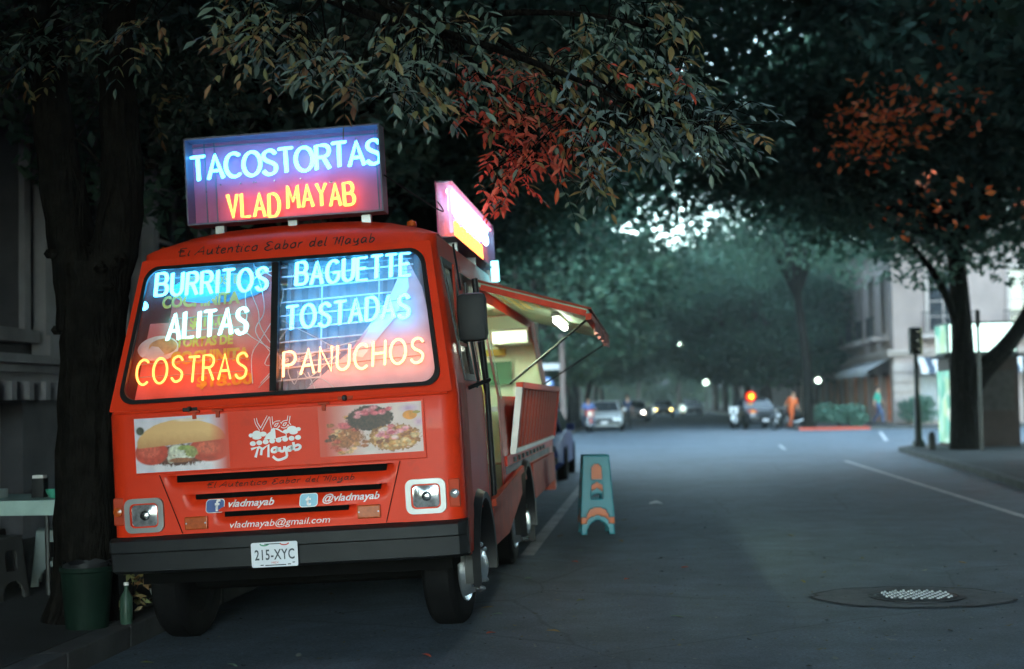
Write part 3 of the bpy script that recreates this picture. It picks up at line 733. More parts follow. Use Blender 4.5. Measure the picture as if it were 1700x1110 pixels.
# single stroke letters for the neon tubes
def S(p, n=4): return smooth_path(p, n)
GLY = {
 'A': ([[(0, 0), (.33, 1), (.66, 0)], [(.12, .34), (.54, .34)]], .66),
 'B': ([[(0, 0), (0, 1), (.36, 1)]+arc(.36, .76, .22, .24, 90, -90)+[(.05, .52)], [(.36, .52)]+arc(.38, .26, .26, .26, 90, -90)+[(0, 0)]], .64),
 'C': ([arc(.38, .5, .38, .5, 50, 310, 16)], .64),
 'D': ([[(0, 0), (0, 1), (.25, 1)]+arc(.25, .5, .4, .5, 90, -90, 12)+[(0, 0)]], .65),
 'E': ([[(.55, 1), (0, 1), (0, 0), (.55, 0)], [(0, .52), (.46, .52)]], .55),
 'G': ([arc(.38, .5, .38, .5, 50, 330, 16)+[(.72, .45), (.42, .45)]], .72),
 'H': ([[(0, 0), (0, 1)], [(.6, 0), (.6, 1)], [(0, .5), (.6, .5)]], .6),
 'I': ([[(.05, 0), (.05, 1)]], .1),
 'L': ([[(0, 1), (0, 0), (.5, 0)]], .5),
 'M': ([[(0, 0), (.04, 1), (.36, .3), (.68, 1), (.72, 0)]], .72),
 'N': ([[(0, 0), (0, 1), (.6, 0), (.6, 1)]], .6),
 'O': ([arc(.38, .5, .38, .5, 90, 446, 20)], .76),
 'P': ([[(0, 0), (0, 1), (.32, 1)]+arc(.32, .73, .27, .27, 90, -90)+[(.02, .46)]], .6),
 'Q': ([arc(.38, .5, .38, .5, 90, 446, 20)], .76),
 'R': ([[(0, 0), (0, 1), (.32, 1)]+arc(.32, .75, .25, .25, 90, -90)+[(.05, .5)], [(.3, .5), (.58, 0)]], .58),
 'S': ([S([(.56, .84), (.44, .97), (.26, 1), (.07, .9), (.05, .7), (.2, .56), (.4, .47), (.56, .32), (.52, .1), (.34, 0), (.15, .02), (0, .16)], 3)], .58),
 'T': ([[(0, 1), (.6, 1)], [(.3, 1), (.3, 0)]], .6),
 'U': ([[(0, 1), (0, .3)]+arc(.3, .3, .3, .3, 180, 360)+[(.6, 1)]], .6),
 'V': ([[(0, 1), (.3, 0), (.6, 1)]], .6),
 'Y': ([[(0, 1), (.3, .5), (.6, 1)], [(.3, .5), (.3, 0)]], .6),
}
def neon_word(word, x0, z0, x1, z1, h, fn, m, parent, r, double=0, gap=.27):
    """each letter a bent glass tube of its own between two end points of the base line"""
    W = sum(GLY[c][1] for c in word)+gap*(len(word)-1); k = (x1-x0)/W; x = 0
    for i, c in enumerate(word):
        strokes, w = GLY[c]; mb = MB(); jz = rnd.uniform(-.035, .035)*h; tl = rnd.uniform(-.05, .05)
        for st_ in strokes:
            if len(st_) < 2: continue
            def place(px, pz): return fn(x0+(x+px)*k+tl*pz*h*.5, z0+(z1-z0)*(x+px)*k/(x1-x0)+pz*h+jz, 0)
            for d in ((0,) if not double else (-double, double)):
                mb.tube([place(px+d/k, pz+d*.35/h) for px, pz in st_], r, 7)
        ends = [place(*strokes[0][0]), place(*strokes[0][-1])]
        o = mb.build('neon_letter', m, parent, 60)
        x += w+gap
# words behind the glass
inside = onglass(.045)
rail_n = mat('neon_bracket', (.25, .25, .27), .4, .5)
def word_rig(word, x0, z0, x1, z1, h, m, r, dbl, col):
    mb = MB()
    for f_ in (.28, .8):
        mb.tube([onglass(.075)(x0-.01, z0+h*f_), onglass(.075)(x1+.01, z1+h*f_)], .0035, 6)
    s = mb.build('neon_word', rail_n, truck, label=f'{col} neon word {word} behind the windscreen')
    neon_word(word, x0, z0, x1, z1, h, inside, m, s, r, dbl)
word_rig('BURRITOS', -.877, 2.276, -.130, 2.272, .150, neon_blue, .0075, .0055, 'blue')
word_rig('ALITAS', -.773, 1.983, -.250, 1.987, .168, neon_aqua, .0085, .006, 'pale aqua')
word_rig('COSTRAS', -.958, 1.700, -.238, 1.696, .162, neon_red, .0075, 0, 'orange')
word_rig('BAGUETTE', .065, 2.282, .812, 2.292, .150, neon_blue, .0075, .0055, 'blue')
word_rig('TOSTADAS', .012, 1.994, .809, 2.020, .150, neon_blue, .0075, .0055, 'blue')
word_rig('PANUCHOS', .004, 1.691, .899, 1.726, .156, neon_pink, .0085, 0, 'orange')
# left pane: a printed banner hung inside, with its own words
ban = mat('banner_red', (.62, .09, .07), .55, var=.15, vscale=4)
bl_ink = mat('banner_blue', (.05, .30, .50), .5, var=.1); ye_ink = mat('banner_yellow', (.55, .27, .015), .5, var=.1)
br_ink = mat('banner_bread', (.55, .25, .10), .6, var=.3, vscale=20); pale_ink = mat('banner_pale', (.7, .5, .45), .6, var=.2)
g1 = onglass(.13); sag = lambda x: .012*math.sin(x*19)
bx = [(-1.0+.93*i/14) for i in range(15)]
B = [[(wx(x, z), gy(z)+.15+sag(x), z) for x in bx] for z in (1.60, 1.7, 1.9, 2.1, 2.27, 2.40)]
# the banner's upper left corner hangs cut off
banner = MB().grid(B, 0, lambda i, j: (i == 4 and j < 4) or (i == 3 and j < 2)).build('banner', ban, truck, 60)
def flat(name, pts, m, off, parent=banner, base=.15):
    return MB().add([(x, gy(z)+base-off+sag(x), z) for x, z in pts], [tuple(range(len(pts)))]).build(name, m, parent)
flat('print_oval', ellipse(-.48, 2.31, .33, .10, 28), bl_ink, .014)
flat('print_plate', ellipse(-.86, 1.93, .14, .085, 24), pale_ink, .014); flat('print_bread', ellipse(-.83, 1.94, .10, .055, 20), br_ink, .017)
fb_ = lambda off: (lambda x, z, y=0: (x, gy(z)+.15-off+sag(x), z))
text_obj('print_text', 'TACOS DE', .085, ye_ink, banner, fb_(.018), bold=.003, x0=-.70, z0=2.335, x1=-.27)
text_obj('print_text', 'COCHINITA', .11, ye_ink, banner, fb_(.018), bold=.005, x0=-.86, z0=2.20, x1=-.33)
text_obj('print_text', '$ 15.00', .10, ye_ink, banner, fb_(.018), bold=.004, x0=-.66, z0=2.06, x1=-.38)
text_obj('print_text', 'TORTAS DE', .085, ye_ink, banner, fb_(.018), bold=.004, x0=-.74, z0=1.93, x1=-.36)
text_obj('print_text', 'COCHINITA', .11, ye_ink, banner, fb_(.018), bold=.006, x0=-.77, z0=1.82, x1=-.25)
text_obj('print_text', '$18.00', .10, ye_ink, banner, fb_(.018), bold=.004, x0=-.59, z0=1.66, x1=-.22)
# right pane: wire shelves before a pale curtain, and a sheet of pink card leaning across
cur = mat('pale_curtain', (.30, .31, .35), .8, var=.1, vscale=5)
C_ = [[(-.05+1.0*i/40, gy(z)+.26+.018*math.sin(i*1.9), z) for i in range(41)] for z in (1.56, 2.0, 2.46)]
MB().grid(C_).build('curtain', cur, truck, 60)
wire = mat('white_wire', (.75, .75, .78), .35, .1)
rk = MB()
for z in (1.665, 1.745, 1.83, 1.915, 2.0, 2.09, 2.18, 2.27, 2.355): rk.tube([(-.06, gy(z)+.15, z), (.82, gy(z)+.15, z+.025)], .006, 6)
for x in (.22, .60): rk.tube([(x, gy(1.6)+.158, 1.6), (x-.01, gy(2.4)+.158, 2.4)], .006, 6)
rk.build('wire_shelf', wire, truck)
card = mat('pink_card', (.72, .46, .52), .6, var=.08)
pk = MB(); pts = [(.78, 2.42), (.66, 2.16), (.42, 1.83), (.14, 1.60), (.97, 1.60), (.95, 1.9), (.88, 2.22)]
pk.add([(x, gy(z)+.12+.03*(x-.5), z) for x, z in pts], [tuple(range(7))]); pk.build('pink_card', card, truck)
pk = MB(); pts = [(.775, 2.40), (.66, 2.14), (.43, 1.80), (.50, 1.78), (.70, 2.02), (.80, 2.22)]
pk.add([(x, gy(z)+.108, z) for x, z in pts], [tuple(range(6))]); pk.build('paper_strip', mat('white_paper', (.75, .75, .78), .6), truck)
cb = MB()
for s_ in range(5):
    r_ = random.Random(40+s_); x, z = r_.uniform(-.05, .3), r_.uniform(1.62, 1.8)
    cb.tube(smooth_path([(x+r_.uniform(-.1, .3)*i/3, gy(z)+.06+.01*i, z+r_.uniform(-.04, .08)*i) for i in range(5)], 5), .003, 5)
for s_ in range(4):
    r_ = random.Random(60+s_); z = 1.65
    cb.tube(smooth_path([(-.25+r_.uniform(-.03, .22)*1.1, gy(z+.16*i)+.07, z+.16*i+r_.uniform(-.05, .05)) for i in range(6)], 5), .003, 5)
cb.build('cable', wire, truck)
MB().lathe([(.03, 0), (.03, .03), (.018, .05)], 12, (-.965, gy(2.22)+.06, 2.22), 'y').build('fairy_lamp', neon_blue, truck)

# front plate with food pictures and the white emblem
fr = lambda y0: (lambda x, z, y=0: (x, y0-y, z))
front = MB().box((-.945, -.012, 1.125), (.912, .006, 1.492)).build('front_panel', red, truck, bevel=.006)
def value_noise(h, w, n, seed):
    g = np.random.default_rng(seed); a = g.random((n+2, n*2+2)); yy = np.linspace(0, n, h); xx = np.linspace(0, n*2, w)
    y0 = yy.astype(int); x0 = xx.astype(int); fy = (yy-y0)[:, None]; fx = (xx-x0)[None]
    fy = fy*fy*(3-2*fy); fx = fx*fx*(3-2*fx)
    return (a[y0][:, x0]*(1-fx)+a[y0][:, x0+1]*fx)*(1-fy)+(a[y0+1][:, x0]*(1-fx)+a[y0+1][:, x0+1]*fx)*fy
def fractal(h, w, n, seed): return sum(value_noise(h, w, n*2**k, seed+k)/2**k for k in range(4))/1.875
pr = print_mat('printed_vinyl')
REDP = np.array([.58, .04, .012])
def picture(name, x0, x1, z0, z1, paint, w=190, label=None, y=-.0135):
    h = int(w*(z1-z0)/(x1-x0)); U, V = np.meshgrid(np.linspace(0, 1, w), np.linspace(0, 1, h)); img = np.zeros((h, w, 3))
    paint(img, U, V, h, w)
    me = bpy.data.meshes.new(name); X = x0+(x1-x0)*U; Z = z0+(z1-z0)*V
    co = np.stack([X, np.full_like(X, y), Z], -1).reshape(-1, 3)
    idx = np.arange(h*w).reshape(h, w); q = np.stack([idx[:-1, :-1], idx[:-1, 1:], idx[1:, 1:], idx[1:, :-1]], -1).reshape(-1, 4)
    me.from_pydata(co.tolist(), [], q.tolist())
    at_ = me.color_attributes.new('print', 'FLOAT_COLOR', 'POINT'); at_.data.foreach_set('color', np.concatenate([np.clip(img, 0, 1), np.ones((h, w, 1))], -1).astype(np.float32).ravel())
    me.materials.append(pr); return link(name, me, front, label=label)
def blob(img, U, V, cx, cy_, rx, ry, col, tex=None, amp=.5, soft=.08, edge=0, asp=1):
    d = np.sqrt(((U-cx)/rx)**2+((V-cy_)/ry)**2)
    if tex is not None: d = d+edge*(tex-.5)
    a = np.clip((1-d)/soft, 0, 1)[..., None]; c = np.array(col)[None, None]*np.ones(img.shape)
    if tex is not None: c = c*(1+amp*2*(tex-.5))[..., None]
    img[:] = img*(1-a)+c*a
def paint_torta(img, U, V, h, w):
    n1 = fractal(h, w, 6, 1); n2 = fractal(h, w, 14, 5); n3 = fractal(h, w, 24, 9)
    img[:] = np.array([.62, .56, .64])*(.85+.3*n1)[..., None]
    blob(img, U, V, .55, .1, .5, .16, (.70, .62, .66), n1, .2, .3)
    blob(img, U, V, .46, .30, .42, .22, (.10, .025, .012), n3, .8, .2, .5)
    blob(img, U, V, .17, .36, .19, .24, (.50, .045, .02), n2, .35, .12)
    blob(img, U, V, .15, .40, .13, .15, (.62, .09, .05), n3, .4, .3)
    blob(img, U, V, .80, .38, .24, .25, (.48, .04, .015), n2, .4, .12)
    blob(img, U, V, .78, .40, .17, .15, (.60, .10, .05), n3, .5, .4)
    for i, (cx, cy_, rx, ry, c) in enumerate([(.44, .38, .10, .12, (.62, .60, .48)), (.52, .27, .13, .07, (.66, .62, .55)), (.38, .24, .05, .10, (.55, .50, .40)), (.54, .42, .10, .05, (.28, .33, .08)), (.60, .33, .08, .10, (.30, .30, .10)), (.48, .20, .15, .05, (.30, .10, .04))]):
        blob(img, U, V, cx, cy_, rx, ry, c, n3, .5, .3, .5)
    bread = (V > .50+.06*(U-.5)-.02*np.sin(U*6))
    d = np.sqrt(((U-.50)/.49)**2+((V-.52)/.43)**2)+.05*(n1-.5); a = (np.clip((1-d)/.04, 0, 1)*np.clip((V-(.485+.10*(U-.5)))/.02, 0, 1))[..., None]
    shade = np.clip(.35+1.1*(V-.45)/.4+.25*(n2-.5), .3, 1.1)[..., None]
    col = np.array([.42, .16, .045])*(1-shade)+np.array([.72, .40, .16])*shade
    img[:] = img*(1-a)+col*a
    blob(img, U, V, .06, .77, .05, .09, (.05, .05, .03), n3, .5, .3)
    blob(img, U, V, .60, .93, .20, .04, (.72, .55, .45), n1, .2, .5)
    f = np.clip((U-.80)/.18, 0, 1)[..., None]; img[:] = img*(1-f)+REDP*f
def paint_tostada(img, U, V, h, w):
    n1 = fractal(h, w, 5, 21); n2 = fractal(h, w, 14, 25); n3 = fractal(h, w, 28, 29)
    img[:] = np.array([.66, .48, .46])*(.88+.24*n1)[..., None]
    blob(img, U, V, .40, .2, .3, .3, (.64, .50, .48), n1, .2, .6)
    blob(img, U, V, .88, .88, .12, .10, (.52, .30, .48), n2, .3, .9); blob(img, U, V, .97, .6, .07, .12, (.55, .30, .42), n2, .3, .8)
    f = np.clip((.46-U)/.40, 0, 1)[..., None]; img[:] = img*(1-f)+REDP*f
    blob(img, U, V, .26, .36, .20, .25, (.34, .10, .03), n3, .9, .3, .6)
    for i in range(26):
        g = random.Random(i); blob(img, U, V, .25+g.gauss(0, .085), .36+g.gauss(0, .16), .05, .05, g.choice([(.36, .10, .03), (.50, .20, .06), (.12, .03, .01), (.60, .32, .16), (.45, .06, .03)]), n3, .9, .4, .8)
    blob(img, U, V, .25, .60, .09, .08, (.62, .10, .12), n3, .5, .4, .7)
    blob(img, U, V, .50, .72, .235, .26, (.055, .022, .016), n3, 1.0, .08, .25)
    for i in range(16):
        g = random.Random(50+i); blob(img, U, V, .51+g.gauss(0, .085), .83+g.gauss(0, .045), .045, .05, g.choice([(.62, .10, .14), (.70, .22, .26), (.45, .05, .08)]), n3, .6, .5, .6)
    blob(img, U, V, .885, .74, .075, .10, (.70, .24, .02), n2, .3, .15); blob(img, U, V, .95, .79, .04, .03, (.35, .24, .04))
    blob(img, U, V, .73, .31, .265, .27, (.42, .16, .04), n3, .9, .1, .45)
    for i in range(60):
        g = random.Random(90+i); a_ = g.uniform(0, 6.28); r_ = g.uniform(.3, 1)
        blob(img, U, V, .73+.24*r_*math.cos(a_), .31+.24*r_*math.sin(a_), .035, .04, g.choice([(.55, .26, .06), (.32, .09, .02), (.60, .34, .14), (.22, .05, .015), (.62, .40, .2)]), n3, .7, .5, .8)
    for i in range(22):
        g = random.Random(190+i); blob(img, U, V, .72+g.gauss(0, .075), .42+g.gauss(0, .07), .045, .045, g.choice([(.66, .16, .20), (.72, .30, .34), (.55, .07, .12), (.72, .5, .45)]), n3, .6, .5, .6)
picture('food_picture', -.932, -.33, 1.137, 1.478, paint_torta, label='printed picture of a filled bread roll with tomato')
picture('food_picture', .245, .895, 1.170, 1.478, paint_tostada, 210, label='printed picture of three loaded tostadas')
def strokes(name, paths, w, m, parent, fn):
    mb = MB()
    for k, p in enumerate(paths):
        if len(p) > 1: ribbon(mb, p, w, lambda x, z: (fn(x, z)[0], fn(x, z)[1]-.00016*(k % 9), fn(x, z)[2]))
    return mb.build(name, m, parent)
# hand-written lower case strokes (unit height 1 = x-height, unit widths)
SCR = {
 'E': ([[(.75, 1.5), (0, 1.42), (.1, 0), (.8, .08)], [(-.25, .9), (.55, .8)], [(-.1, 1.2), (.5, 1.05)]], .95), 'l': ([[(.1, 1.7), (.02, .2), (.1, 0), (.25, .1)]], .4),
 'A': ([[(-.35, .05), (.55, 1.6), (.75, 0)], [(-.05, .55), (.8, .62)]], 1.05), 'u': ([S([(0, 1), (.02, .3), (.2, 0), (.5, .3), (.6, 1)]), [(.6, 1), (.62, .1), (.8, .05)]], .9),
 't': ([[(.25, 1.6), (.18, .2), (.3, 0), (.5, .1)], [(-.05, 1.05), (.55, 1.1)]], .55), 'e': ([S([(.05, .5), (.5, .62), (.42, .95), (.12, .8), (.08, .3), (.3, 0), (.62, .2)])], .75),
 'n': ([[(.02, 1), (.04, 0)], S([(.05, .6), (.3, .98), (.52, .8), (.55, 0)])], .8), 'i': ([[(.1, 1), (.08, .05), (.25, 0)], [(.16, 1.35), (.2, 1.45)]], .38),
 'c': ([S([(.6, .85), (.3, 1), (.05, .55), (.2, .05), (.6, .15)])], .72), 'o': ([S([(.35, 1), (.05, .6), (.2, .05), (.6, .2), (.62, .8), (.35, 1), (.7, .95)])], .85),
 'S': ([S([(.85, 1.35), (.5, 1.55), (.1, 1.25), (.5, .85), (.35, .75), (0, .3), (.4, -.1), (1.0, .2)])], 1.1), 'a': ([S([(.55, .9), (.25, 1), (.02, .45), (.2, .02), (.5, .4), (.58, .95)]), [(.58, .95), (.6, .1), (.75, .05)]], .86),
 'b': ([[(.1, 1.7), (.05, .05)], S([(.06, .4), (.3, .9), (.6, .6), (.4, .05), (.06, .05)])], .78), 'r': ([[(.04, 1), (.06, 0)], S([(.06, .6), (.25, .95), (.5, 1)])], .6),
 'd': ([S([(.55, .85), (.25, 1), (.02, .45), (.22, .02), (.52, .4)]), [(.62, 1.7), (.56, .1), (.75, .02)]], .85),
 'M': ([[(-.3, 1.3), (.2, 1.45), (.1, .05)], [(.2, 1.45), (.45, .6), (.62, 1.45), (.55, .1)], [(.62, 1.45), (1.0, 1.5), (.92, -.3)]], 1.2),
 'y': ([S([(.02, 1), (.1, .35), (.4, .3), (.56, .95)]), S([(.56, .95), (.55, -.4), (.25, -.75), (-.1, -.6), (.3, -.35), (.75, 0)])], .82), ' ': ([], .55), 'V': ([[(0, 1.6), (.35, 0), (.95, 1.7)]], .95),
}
def script(name, s, x0, x1, z0, h, w, m, parent, fn, tilt=0, sh=.12):
    W = sum(SCR[c][1] for c in s)+.12*len(s); k = (x1-x0)/W; x = 0; paths = []
    for c in s:
        for p in SCR[c][0]:
            paths.append([(x0+(x+px+sh*pz)*k, z0+pz*h+tilt*(x+px)*k+rnd.uniform(-.02, .02)*h) for px, pz in p])
        x += SCR[c][1]+.12
    o = strokes(name, paths, w, m, parent, fn); o['kind'] = 'stuff'; return o
def yfore(x, z):
    t = (z-2.49)/(2.60-2.49); u = abs(x)/.98
    zz = z+.035*u**3.2*max(0, min(1, t)); t = (zz-2.49)/.11
    return gy(2.49)+t*(.415-gy(2.49)) if t <= 1 else .415+(zz-2.60+.05*u**3.2)/(.065)*.075
script('painted_slogan', 'El Autentico Sabor del Mayab', -.72, .60, 2.532, .036, lambda t: .0065+.003*math.sin(3*t), black_ink, truck, lambda x, z: (x, yfore(x, z)-.008, z))
# emblem
em = bpy.data.objects.new('emblem', None); COL.objects.link(em); em.parent = truck; em['label'] = 'white outlined emblem lettered Vlad Mayab'
ef = lambda y0: (lambda x, z: (x, y0, z)); ex, ez = -.034, 1.312
def E(x, z): return (ex+(x-622)/1388*.545, ez-(z-570)/1110*.425)   # emblem coordinates
vp = [[(320, 245), (335, 330), (395, 440)], [(400, 440), (530, 225)], [(575, 235), (578, 330), (590, 420)], S([(720, 330), (640, 340), (605, 400), (660, 415), (715, 350), (725, 410)]), S([(840, 330), (770, 340), (745, 400), (800, 410), (850, 340)]), [(868, 240), (845, 350), (875, 400)]]
vp = [[E(*p) for p in q] for q in vp]
strokes('emblem_lettering', vp, .019, white_ink, em, ef(-.0142)); strokes('emblem_inline', vp, .010, red, em, ef(-.0160))
yp = [[(225, 745), (345, 715), (290, 880)], [(345, 715), (400, 740), (380, 850)], [(400, 760), (510, 690), (500, 890)], S([(650, 740), (580, 750), (560, 800), (620, 810), (655, 750), (660, 810)]), S([(690, 740), (700, 800), (750, 800), (770, 730)]), S([(770, 730), (800, 880), (730, 930), (640, 940), (570, 880)]), S([(890, 740), (830, 750), (810, 790), (860, 800), (890, 750), (895, 800)]), [(915, 670), (920, 800)], S([(925, 740), (990, 720), (1025, 750), (990, 790), (925, 800)])]
strokes('emblem_lettering', [[E(*p) for p in q] for q in yp], .016, white_ink, em, ef(-.0146))
mb = MB()
for i in range(8):
    x, z = E(258+i*105, 655-i*8); mb.add([(px, -.0142, pz) for px, pz in ellipse(x, z, .019, .015, 14)], [tuple(range(14))])
mb.build('emblem_dot', white_ink, em)
mb = MB()
for cl in ([(235, 520, 38, 32), (330, 510, 75, 62), (330, 560, 75, 34), (430, 510, 60, 40)], [(1005, 465, 40, 32), (900, 460, 80, 55), (925, 510, 70, 36), (810, 490, 55, 34)]):
    for i, (a_, b_, c_, d_) in enumerate(cl):
        x, z = E(a_, b_); mb.add([(px, -.0140-.0002*i, pz) for px, pz in ellipse(x, z, c_*.000393, d_*.000383, 16)], [tuple(range(16))])
pt = [E(*p) for p in [(440, 600), (490, 520), (555, 475), (570, 430), (630, 430), (635, 600)]]
mb.add([(x, -.0153, z) for x, z in pt], [tuple(range(6))])
mb.build('emblem_figure', white_ink, em)
strokes('emblem_outline', [[E(*p) for p in [(640, 435), (690, 455), (715, 475), (745, 495), (800, 520), (810, 565), (640, 600)]]], .008, white_ink, em, ef(-.0144))

# grille: three louvres pressed into the lower front, dark boxes for the shade under each upper lip
slots = [(1.108, -.735, .70), (.985, -.62, .655), (.868, -.44, .445)]
def ygr(x, z):
    y = -.004
    for zt, xa, xb in slots:
        m_ = max(0, min(1, (x-xa)/.05))*max(0, min(1, (xb-x)/.05)); d = zt-z
        if 0 <= d <= .075: y += .085*m_*(1-d/.075)**1.3
        if -.012 < d < 0: y -= .012*m_
    return y
zg = sorted({.742, 1.1195} | {round(s[0]+e, 4) for s in slots for e in (.0115, .006, .0004, -.0006, -.012, -.025, -.04, -.055, -.075)} | {.76, .775, .78, .93, .945, 1.05})
zg = [z for z in zg if .742 <= z <= 1.1195]
xg = [-.787+1.529*i/70 for i in range(71)]
gm = MB(); a_ = [[(x, ygr(x, z), z) for x in xg] for z in zg]; gm.grid(a_)
o = gm.build('grille', [red, dark], truck, 40)
for (zt, xa, xb), hh in zip(slots, (.045, .034, .034)): MB().box((xa+.05, .022, zt-hh), (xb-.05, .06, zt-.002)).build('slot_shade', dark, o)  # solid dark boxes stand in for the shade inside the louvres
mb = MB(); ribbon(mb, [(-.787, 1.118), (-.655, .745)], .006, ef(-.0075)); ribbon(mb, [(.742, 1.118), (.635, .745)], .006, ef(-.0075)); mb.build('panel_seam', dark, truck)
def ygi(x, z):            # the pressed surface as it is meshed
    z = max(zg[0], min(zg[-1], z)); i = max(k for k in range(len(zg)-1) if zg[k] <= z); t = (z-zg[i])/(zg[i+1]-zg[i])
    return ygr(x, zg[i])*(1-t)+ygr(x, zg[i+1])*t
dg_ = lambda off: (lambda x, z, y=0: (x, ygi(x, z)-off, z))
script('painted_slogan', 'El Autentico Sabor del Mayab', -.48, .46, 1.022, .020, .0045, black_ink, truck, dg_(.010))
text_obj('painted_address', 'vladmayab', .062, white_ink, truck, dg_(.010), shear=.25, bold=.0012, x0=-.355, z0=.895, x1=-.062)
text_obj('painted_address', '@vladmayab', .062, white_ink, truck, dg_(.010), shear=.25, bold=.0012, x0=.245, z0=.895, x1=.603)
text_obj('painted_address', 'vladmayab@gmail.com', .058, white_ink, truck, dg_(.010), shear=.25, bold=0, x0=-.35, z0=.765, x1=.285)
def badge(x0, x1, z0, z1, m, letter, lx, size, label):
    yb = min(ygi((x0+x1)/2, z0+(z1-z0)*q/12) for q in range(-1, 14))-.005; pl = lambda z: yb
    sh = lambda x, z: (x+.12*(z-z0), pl(z), z)
    lp_ = rrect(x0-.004, z0-.004, x1+.004, z1+.004, .022, 5); o = MB().add([(sh(x, z)[0], sh(x, z)[1]+.0012, z) for x, z in lp_], [tuple(range(len(lp_)))]).build('badge', white_ink, truck, label=label)
    lp_ = rrect(x0, z0, x1, z1, .02, 5); MB().add([sh(x, z) for x, z in lp_], [tuple(range(len(lp_)))]).build('badge_field', m, o)
    text_obj('badge_letter', letter, size, white_ink, o, lambda x, z, y=0: (x+.1*(z-z0), pl(z)-.002, z), bold=.003, x0=lx, z0=z0+.008)
badge(-.500, -.388, .868, .945, mat('badge_blue', (.03, .07, .25), .45, var=.15), 'f', -.445, .10, 'blue square badge with a white letter f')
badge(.100, .208, .872, .948, mat('badge_sky', (.22, .45, .60), .45, var=.2), 't', .135, .09, 'sky blue square badge with a white letter t')

# lamps, bumper, plate
def headlight(cx, cz):
    bz = MB().ring([(x, z) for x, z in rrect(cx-.125, cz-.107, cx+.125, cz+.107, .045, 6)], rrect(cx-.092, cz-.076, cx+.092, cz+.076, .03, 6), lambda x, z, off: (x, -.028+off*-1, z), .04).build('headlight', bezel_m, truck, 35, label=None)
    MB().ring(rrect(cx-.093, cz-.077, cx+.093, cz+.077, .03, 6), rrect(cx-.083, cz-.067, cx+.083, cz+.067, .026, 6), lambda x, z, off: (x, -.020-off, z), .02).build('lamp_rim', red, bz)
    n = 16; P_ = []
    for i in range(n+1):
        row = []
        for j in range(n+1):
            u, v = -1+2*i/n, -1+2*j/n
            row.append((cx+u*.084, -.006-.012*math.cos(u*1.3)*math.cos(v*1.3)+.002*math.sin(u*26), cz+v*.068))
        P_.append(row)
    MB().grid(P_).build('lens', lens, bz, 60)
    MB().lathe([(.03, -.028), (.026, -.031), (.005, -.034)], 16, (cx+.005, 0, cz), 'y').build('bulb_cap', chrome, bz, 40)
headlight(-.893, .872); headlight(.892, .893)
for x0, x1, z0, z1 in ((-.635, -.49, .768, .848), (.46, .605, .778, .860)):
    o = MB().box((x0, -.03, z0), (x1, .02, z1)).build('turn_signal', amber, truck, bevel=.008)
    mb = MB()
    for xx in (x0+.012, x1-.012): mb.lathe([(.005, -.033), (.005, -.028)], 8, (xx, 0, (z0+z1)/2), 'y')
    mb.build('screw', steel, o)
for sx in (-1, 1):
    o = MB().box((sx*1.065-.035, .0, .815), (sx*1.065+.035, .04, .99)).build('side_marker', red_dull, truck, bevel=.012)
    MB().lathe([(.03, .0), (.028, -.012), (.012, -.018)], 14, (sx*1.068, 0, .90), 'y').build('marker_lens', lens if sx > 0 else amber, o, 40)
bump = MB(); pf = [(-.10, .735), (-.135, .72), (-.14, .655), (-.115, .645), (-.112, .535), (-.06, .515), (.15, .515), (.15, .735)]
xsb = [-1.13, -1.09, -.9, 0, .9, 1.09, 1.13]; off_ = [.12, .04, 0, 0, 0, .04, .12]
bump.grid([[(x, y+o_*(1 if y < .1 else 0), z) for x, o_ in zip(xsb, off_)] for y, z in pf+[pf[0]]])
bump.build('bumper', blackpl, truck, 30)
plate = MB().add([(x, -.150, z) for x, z in rrect(-.185, .525, .105, .675, .012, 4)]+[(x, -.145, z) for x, z in rrect(-.185, .525, .105, .675, .012, 4)],
   [tuple(range(20))]+[(i, (i+1) % 20, 20+(i+1) % 20, 20+i) for i in range(20)]).build('license_plate', mat('plate_white', (.62, .63, .70), .4, var=.06), truck)
ink = mat('plate_ink', (.03, .04, .06), .5)
text_obj('plate_text', '215-XYC', .088, ink, plate, fr(-.1515), bold=.0015, spacing=1.1, x0=-.163, z0=.570, x1=.085)
text_obj('plate_text', 'MEX', .018, mat('plate_red', (.5, .05, .04), .5), plate, fr(-.1515), x0=-.06, z0=.545, x1=-.015)
mb = MB(); ribbon(mb, arc(-.10, .672, .03, .016, 200, 340), .008, ef(-.1515)); mb.build('plate_mark', mat('plate_green', (.03, .22, .12), .5), plate)
mb = MB(); ribbon(mb, arc(.025, .672, .03, .016, 200, 340), .008, ef(-.1515)); mb.build('plate_mark', mat('plate_red', (.5, .05, .04), .5), plate)
for a0, b0, z_ in ((-.10, .0, .662), (-.13, -.11, .535), (.04, .06, .535), (-.10, .03, .533), (.07, .085, .545)): MB().add([(a0, -.1515, z_), (b0, -.1515, z_), (b0, -.1515, z_+.006), (a0, -.1515, z_+.006)], [(0, 1, 2, 3)]).build('plate_mark', ink, plate)
# hinges and wiper pivots below the glass
for x, z in ((-.57, 1.517), (.42, 1.527)):
    o = MB().lathe([(.02, -.03), (.014, -.045), (.012, -.06)], 12, (x, .012, z), 'y').build('wiper_pivot', blackpl, truck, 40)
    MB().box((x-.045, -.022, z-.012), (x+.05, .012, z+.012)).build('pivot_plate', red_dull if x > 0 else blackpl, o, bevel=.006)
for x in (-.54, -.39, .285): MB().box((x-.012, -.028, 1.455), (x+.012, -.008, 1.505)).box((x-.035, -.03, 1.495), (x+.035, -.006, 1.508)).build('hinge', red_dull, truck, bevel=.003)
# a moulding under the glass
MB().tube([(-1.06, -.004, 1.522), (0, -.008, 1.518), (1.06, -.004, 1.522)], .010, 8).build('moulding', red, truck, 40)

